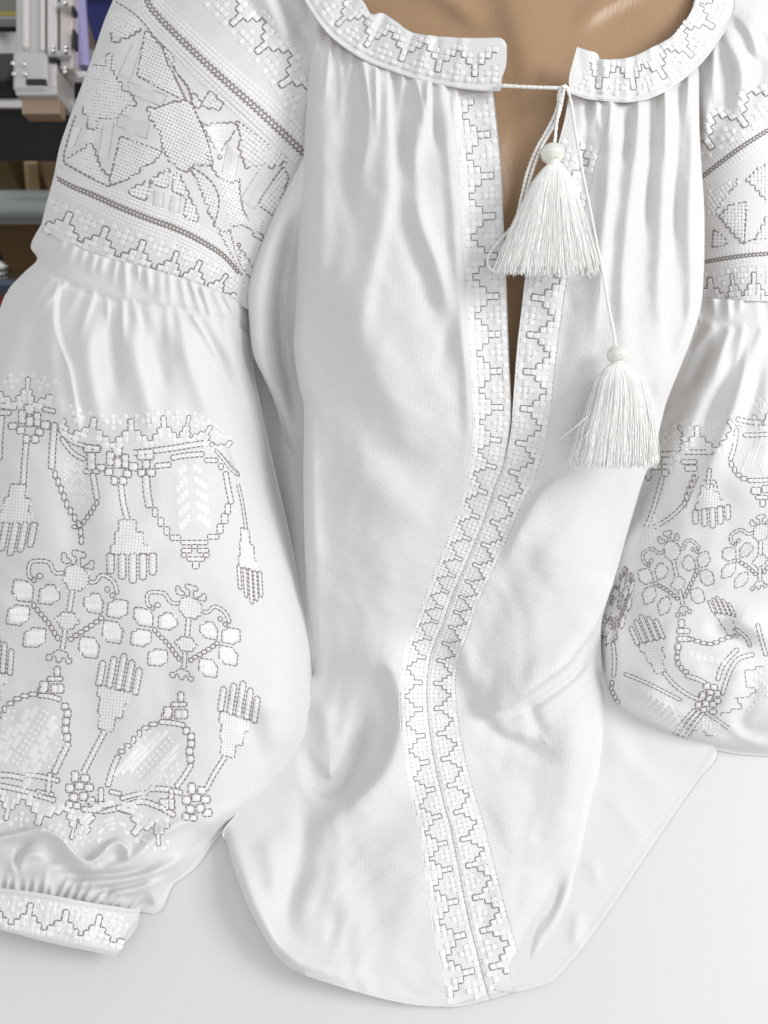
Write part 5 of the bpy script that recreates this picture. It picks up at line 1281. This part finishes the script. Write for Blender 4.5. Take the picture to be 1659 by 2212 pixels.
cord(mb, [(1262, 560, .705), (1270, 590, .71), (1276, 602, Rb(1276, 602, .001))], r=.0006, twist=False)
mb.build('loose_thread', M_tassel, blouse); mb = MB()
cord(mb, [(1272, 930, .712), (1250, 965, .722), (1243, 1000, Rb(1243, 1000, .001))], r=.0006, twist=False)
mb.build('loose_thread', M_tassel, blouse)

# ---- hem and seam stitches
def running(R, pts, parent, step=9, w=1.6, name='hem_stitching'):
    E_ = Emb(R); p = cr(pts, 3); L = np.linalg.norm(np.diff(p, axis=0), axis=1).sum(); p = resample(p, int(L / step) + 1)
    for i in range(len(p) - 1): E_.dash(p[i], p[i + 1], w, .25, 'satin', gap=.18)
    V, Fc, n = E_.b['satin']; V = np.concatenate(V); Fc = np.concatenate(Fc); d = R(V[:, 0], V[:, 1]) - V[:, 2] - .00005
    mesh_obj(name, P(V[:, 0], V[:, 1], d), Fc, M_seam, parent, True, kind='stuff')
running(R_b, [(560, 1950), (600, 2035), (640, 2075), (690, 2094), (802, 2130), (882, 2150), (962, 2156), (1010, 2153), (1050, 2142)], bodice)
running(R_back, [(1530, 1610), (1468, 1704), (1385, 1822), (1300, 1950), (1245, 2030), (1180, 2100)], blouse)
running(R_b, [(1060, 2144), (1090, 2134), (1120, 2118), (1140, 2100)], frontR)

# ================================================================== THE EMBROIDERY MACHINE BEHIND
def Wx(x, y, Y): return onY(np.array(float(x)), np.array(float(y)), Y)
def slab(mb, x0, y0, x1, y1, Y, depth, bev=.002):
    """a box whose front face, standing at world y = Y, spans the given corners"""
    a = Wx(x0, y0, Y); b_ = Wx(x1, y1, Y)
    box(mb, ((a[0] + b_[0]) / 2, Y + depth / 2, (a[2] + b_[2]) / 2), abs(b_[0] - a[0]), depth, abs(a[2] - b_[2]), bev=bev)
M_alu = simple('cast_aluminium_grey', (0.52, 0.53, 0.52), 0.38, 0.25, noise=.05, scale=20)
M_steel = simple('brushed_steel', (0.72, 0.68, 0.67), 0.28, 0.5, noise=.06, scale=40)
M_black = simple('black_steel_beam', (0.014, 0.015, 0.017), 0.5, noise=.2, scale=30)
M_char = simple('charcoal_paint', (0.022, 0.023, 0.025), 0.7, noise=.1, scale=300)
M_rail = simple('grey_painted_rail', (0.30, 0.33, 0.33), 0.35, 0.3)
M_chrome = simple('screw_chrome', (0.8, 0.8, 0.78), 0.15, 1.0)
M_olive = simple('olive_board', (0.17, 0.125, 0.055), 0.8, noise=.08, scale=30)
M_tanw = simple('tan_board', (0.38, 0.27, 0.15), 0.75, noise=.08, scale=30)
M_brown = simple('brown_carton', (0.13, 0.075, 0.028), 0.85, noise=.1, scale=25)
M_blue = simple('blue_panel', (0.05, 0.06, 0.24), 0.5, noise=.15, scale=12)
M_white = simple('white_panel', (0.75, 0.77, 0.82), 0.5)
M_yel = simple('yellow_strip', (0.42, 0.36, 0.09), 0.6)
M_tape = simple('tan_bracket', (0.33, 0.235, 0.165), 0.5)
M_gg = simple('grey_green_panel', (0.27, 0.29, 0.26), 0.6)
M_glass, nt, b = new_mat('violet_tinted_tube'); b.inputs['Base Color'].default_value = (0.35, 0.33, 0.6, 1); b.inputs['Roughness'].default_value = .12; b.inputs['Metallic'].default_value = .3

floor = bpy.data.meshes.new('floor'); floor.from_pydata([(-4, -2, -.78), (4, -2, -.78), (4, 5, -.78), (-4, 5, -.78)], [], [(0, 1, 2, 3)])
fo = bpy.data.objects.new('floor', floor); C.objects.link(fo); floor.materials.append(simple('brown_floor', (0.10, 0.065, 0.035), .6, noise=.2, scale=5)); props(fo, kind='structure')

mach = root('embroidery_machine', (-1.0, 1.6, -.78), label='grey embroidery machine head with steel needle bar case above its black beam', cat='sewing machine')
YM = 1.55
def part(name, mat, args, parent=None, Y=YM, dep=.05, bev=.002, **k):
    for a in args:
        mb = MB(); slab(mb, *a, Y, dep, bev); o = mb.build(name, mat, parent or mach, smooth=False, **k)
    return o
DM = 1.52
def rake(mb, x0, y0, x1, y1, d, depth, bev=.002):
    """a box of the raked-back head: its front lies at distance d, leaning back like the head"""
    a = P(x0, y0, d); b_ = P(x1, y1, d); c = (a + b_) / 2 + F_ * depth / 2
    box(mb, c, abs(x1 - x0) * d / FPX, depth, abs(y1 - y0) * d / FPX, rot=np.stack([X_, F_, U_], 1), bev=bev)
def rpart(name, mat, args, parent=None, off=0.0, dep=.05, bev=.002):
    for a in args:
        mb = MB(); rake(mb, *a, DM + off, dep, bev); o = mb.build(name, mat, parent or mach, smooth=False)
    return o
body = rpart('head_cover', M_alu, [(30, -60, 100, 172)], dep=.12, bev=.010)
rpart('cover_ridge', M_steel, [(46, -60, 60, 104)], body, off=-.010, dep=.014, bev=.005)
rpart('cover_ridge', M_steel, [(84, -60, 94, 112)], body, off=-.008, dep=.014, bev=.004)
rpart('front_plate', M_alu, [(26, 108, 100, 196)], off=-.016, dep=.04, bev=.006)
rpart('end_plate', M_alu, [(33, 183, 122, 205)], off=-.010, dep=.08, bev=.002)
rpart('slot', M_black, [(56, 170, 98, 183)], off=-.0185, dep=.01, bev=.0005)
rpart('bracket', M_tape, [(47, 204, 128, 246)], off=.004, dep=.03, bev=.001)
rpart('needle_bar_case', M_steel, [(101, -60, 122, 196)], off=.0, dep=.09, bev=.002)
rpart('side_plate', simple('pale_pink_steel', (0.62, 0.56, 0.55), 0.35, 0.3), [(128, -60, 156, 148)], off=.006, dep=.05, bev=.003)
rpart('case_groove', M_char, [(121.5, -60, 128.5, 190)], off=.02, dep=.01, bev=.0005)
rpart('tension_block', M_black, [(106, 118, 121, 132), (153, 12, 160, 26), (155, 62, 161, 100)], off=-.008, dep=.02, bev=.001)
rpart('bracket_arm', M_alu, [(104, 108, 150, 120), (122, 4, 146, 14)], off=-.014, dep=.015, bev=.002)
RM = np.stack([X_, U_, -F_], 1)
for (x, y) in ((52, 138), (54, 160), (113, 100), (113, 109), (140, 101), (140, 110), (138, 6), (140, 146), (140, 155), (28, 137), (30, 160)):
    mb = MB(); q = P(x, y, DM - .022)
    lathe(mb, q, [(.0045, -.006), (.0045, 0), (.0040, .0015), (.0022, .003), (.0, .0033)], 12, RM)
    mb.build('screw', M_chrome, mach)
mb = MB(); tube(mb, [P(166, -60, DM + .05), P(172, 40, DM + .05), P(180, 148, DM + .05)], .015, 18); mb.build('thread_tube', M_glass, mach)
mb = MB(); tube(mb, [P(176, -60, DM + .06), P(184, 60, DM + .06), P(189, 148, DM + .06)], .006, 12); mb.build('tube_rim', M_glass, mach)
rpart('thread_guide', M_white, [(146, 150, 188, 163)], off=.03, dep=.03, bev=.006)
part('lower_rail', M_gg, [(122, 163, 300, 184)], dep=.10, Y=YM + .06, bev=.006)
part('black_beam', M_black, [(-120, 172, 34, 214), (122, 184, 300, 226)], dep=.10, Y=YM + .06, bev=.004)
mb = MB(); a = Wx(-140, 228, YM + .05); b_ = Wx(330, 228, YM + .05); tube(mb, [a, b_], .014, 20); mb.build('guide_rod', M_steel, mach)
part('beam_edge', M_black, [(-140, 237, 330, 247)], dep=.08, Y=YM + .03, bev=.001)
part('lower_beam', M_char, [(-140, 246, 330, 350)], dep=.08, Y=YM + .035, bev=.003)
part('stand_rail', M_rail, [(-140, 452, 330, 491)], dep=.06, Y=YM + .05, bev=.01)
mb = MB(); a = Wx(-140, 446, YM + .085); b_ = Wx(330, 446, YM + .085); tube(mb, [a, b_], .038, 24); mb.build('stand_tube', M_rail, mach)
for sx_ in (-1.35, .45):
    mb = MB(); box(mb, (sx_, YM + .09, -.42), .06, .06, .72, bev=.004); mb.build('stand_post', M_rail, mach, smooth=False)

bb = root('blue_cabinet', (-.6, 2.0, -.78), label='dark blue cabinet standing beyond the machine beside the sleeve', cat='cabinet')
mb = MB(); slab(mb, 150, -80, 400, 185, 2.0, .03, .003); o = mb.build('board', M_blue, bb, smooth=False)
mb = MB(); slab(mb, 140, -82, 400, 2, 1.985, .02, .004); mb.build('top_ledge', simple('light_blue_ledge', (.10, .13, .42), .5), bb, smooth=False)
wb = root('white_cabinet', (-1.3, 2.0, -.78), label='pale cabinet with a yellow strip seen left of the machine head', cat='cabinet')
mb = MB(); slab(mb, -140, 70, 34, 180, 1.95, .3, .003); mb.build('white_front', M_white, wb, smooth=False)
mb = MB(); slab(mb, -140, -90, 60, 26, 1.95, .3, .003); mb.build('upper_front', M_gg, wb, smooth=False)
mb = MB(); slab(mb, -140, 26, 60, 38, 1.948, .3, .001); mb.build('yellow_strip', M_yel, wb, smooth=False)
mb = MB(); slab(mb, -140, 38, 60, 60, 1.94, .3, .003); mb.build('shelf_edge', M_rail, wb, smooth=False)
mb = MB(); slab(mb, -140, 60, 60, 70, 1.946, .3, .001); mb.build('dark_strip', M_black, wb, smooth=False)  # solid black strip between the shelf edge and the white front
ob = root('olive_box', (-1.2, 1.85, -.78), label='olive brown box under the machine, between the black beam and the grey rail', cat='box')
mb = MB(); slab(mb, -200, 330, 72, 470, 1.80, .3, .003); mb.build('side', M_olive, ob, smooth=False)
tb = root('tan_box', (-.8, 1.85, -.78), label='tan box under the machine, right of the olive one', cat='box')
mb = MB(); slab(mb, 68, 330, 340, 470, 1.79, .3, .003); mb.build('side', M_tanw, tb, smooth=False)
mb = MB(); a = Wx(66, 345, 1.785); b_ = Wx(76, 462, 1.785); tube(mb, [a, b_], .017, 14); mb.build('rounded_edge', simple('pale_tan_edge', (.50, .38, .21), .6), tb)
cb = root('brown_carton', (-1.1, 1.75, -.78), label='brown carton on the floor below the grey rail', cat='carton')
mb = MB(); slab(mb, -200, 480, 360, 720, 1.72, .3, .003); mb.build('side', M_brown, cb, smooth=False)
kb = root('metal_clamp', (-.83, 1.4, -.5), label='small black clamp with a bright metal knob at the left edge', cat='clamp')
mb = MB(); slab(mb, -60, 540, 13, 616, 1.45, .05, .004); mb.build('clamp_body', M_black, kb, smooth=False)
mb = MB()
for yy in (576, 588, 600): lathe(mb, Wx(2, yy, 1.43), [(.0, -.012), (.010, -.010), (.014, 0), (.010, .012)], 12, np.array([[0, 0, 1], [1, 0, 0], [0, 1, 0]]))
mb.build('knob', M_chrome, kb)
pb = root('blue_grey_case', (-.85, 1.35, -.6), label='blue grey case edge showing beneath the clamp at the far left', cat='case')
mb = MB(); slab(mb, -120, 612, 60, 640, 1.40, .02, .006); mb.build('lid', simple('blue_grey_plastic', (.07, .10, .14), .4), pb, smooth=False)
mb = MB(); slab(mb, -120, 640, 50, 800, 1.405, .02, .003); mb.build('case_body', simple('dark_teal_plastic', (.01, .03, .06), .4), pb, smooth=False)
mb = MB(); slab(mb, -20, 652, 9, 664, 1.40, .02, .001); mb.build('red_tab', simple('red_plastic', (.35, .03, .01), .4), pb, smooth=False)
# objects whose origins sit at their base: check names
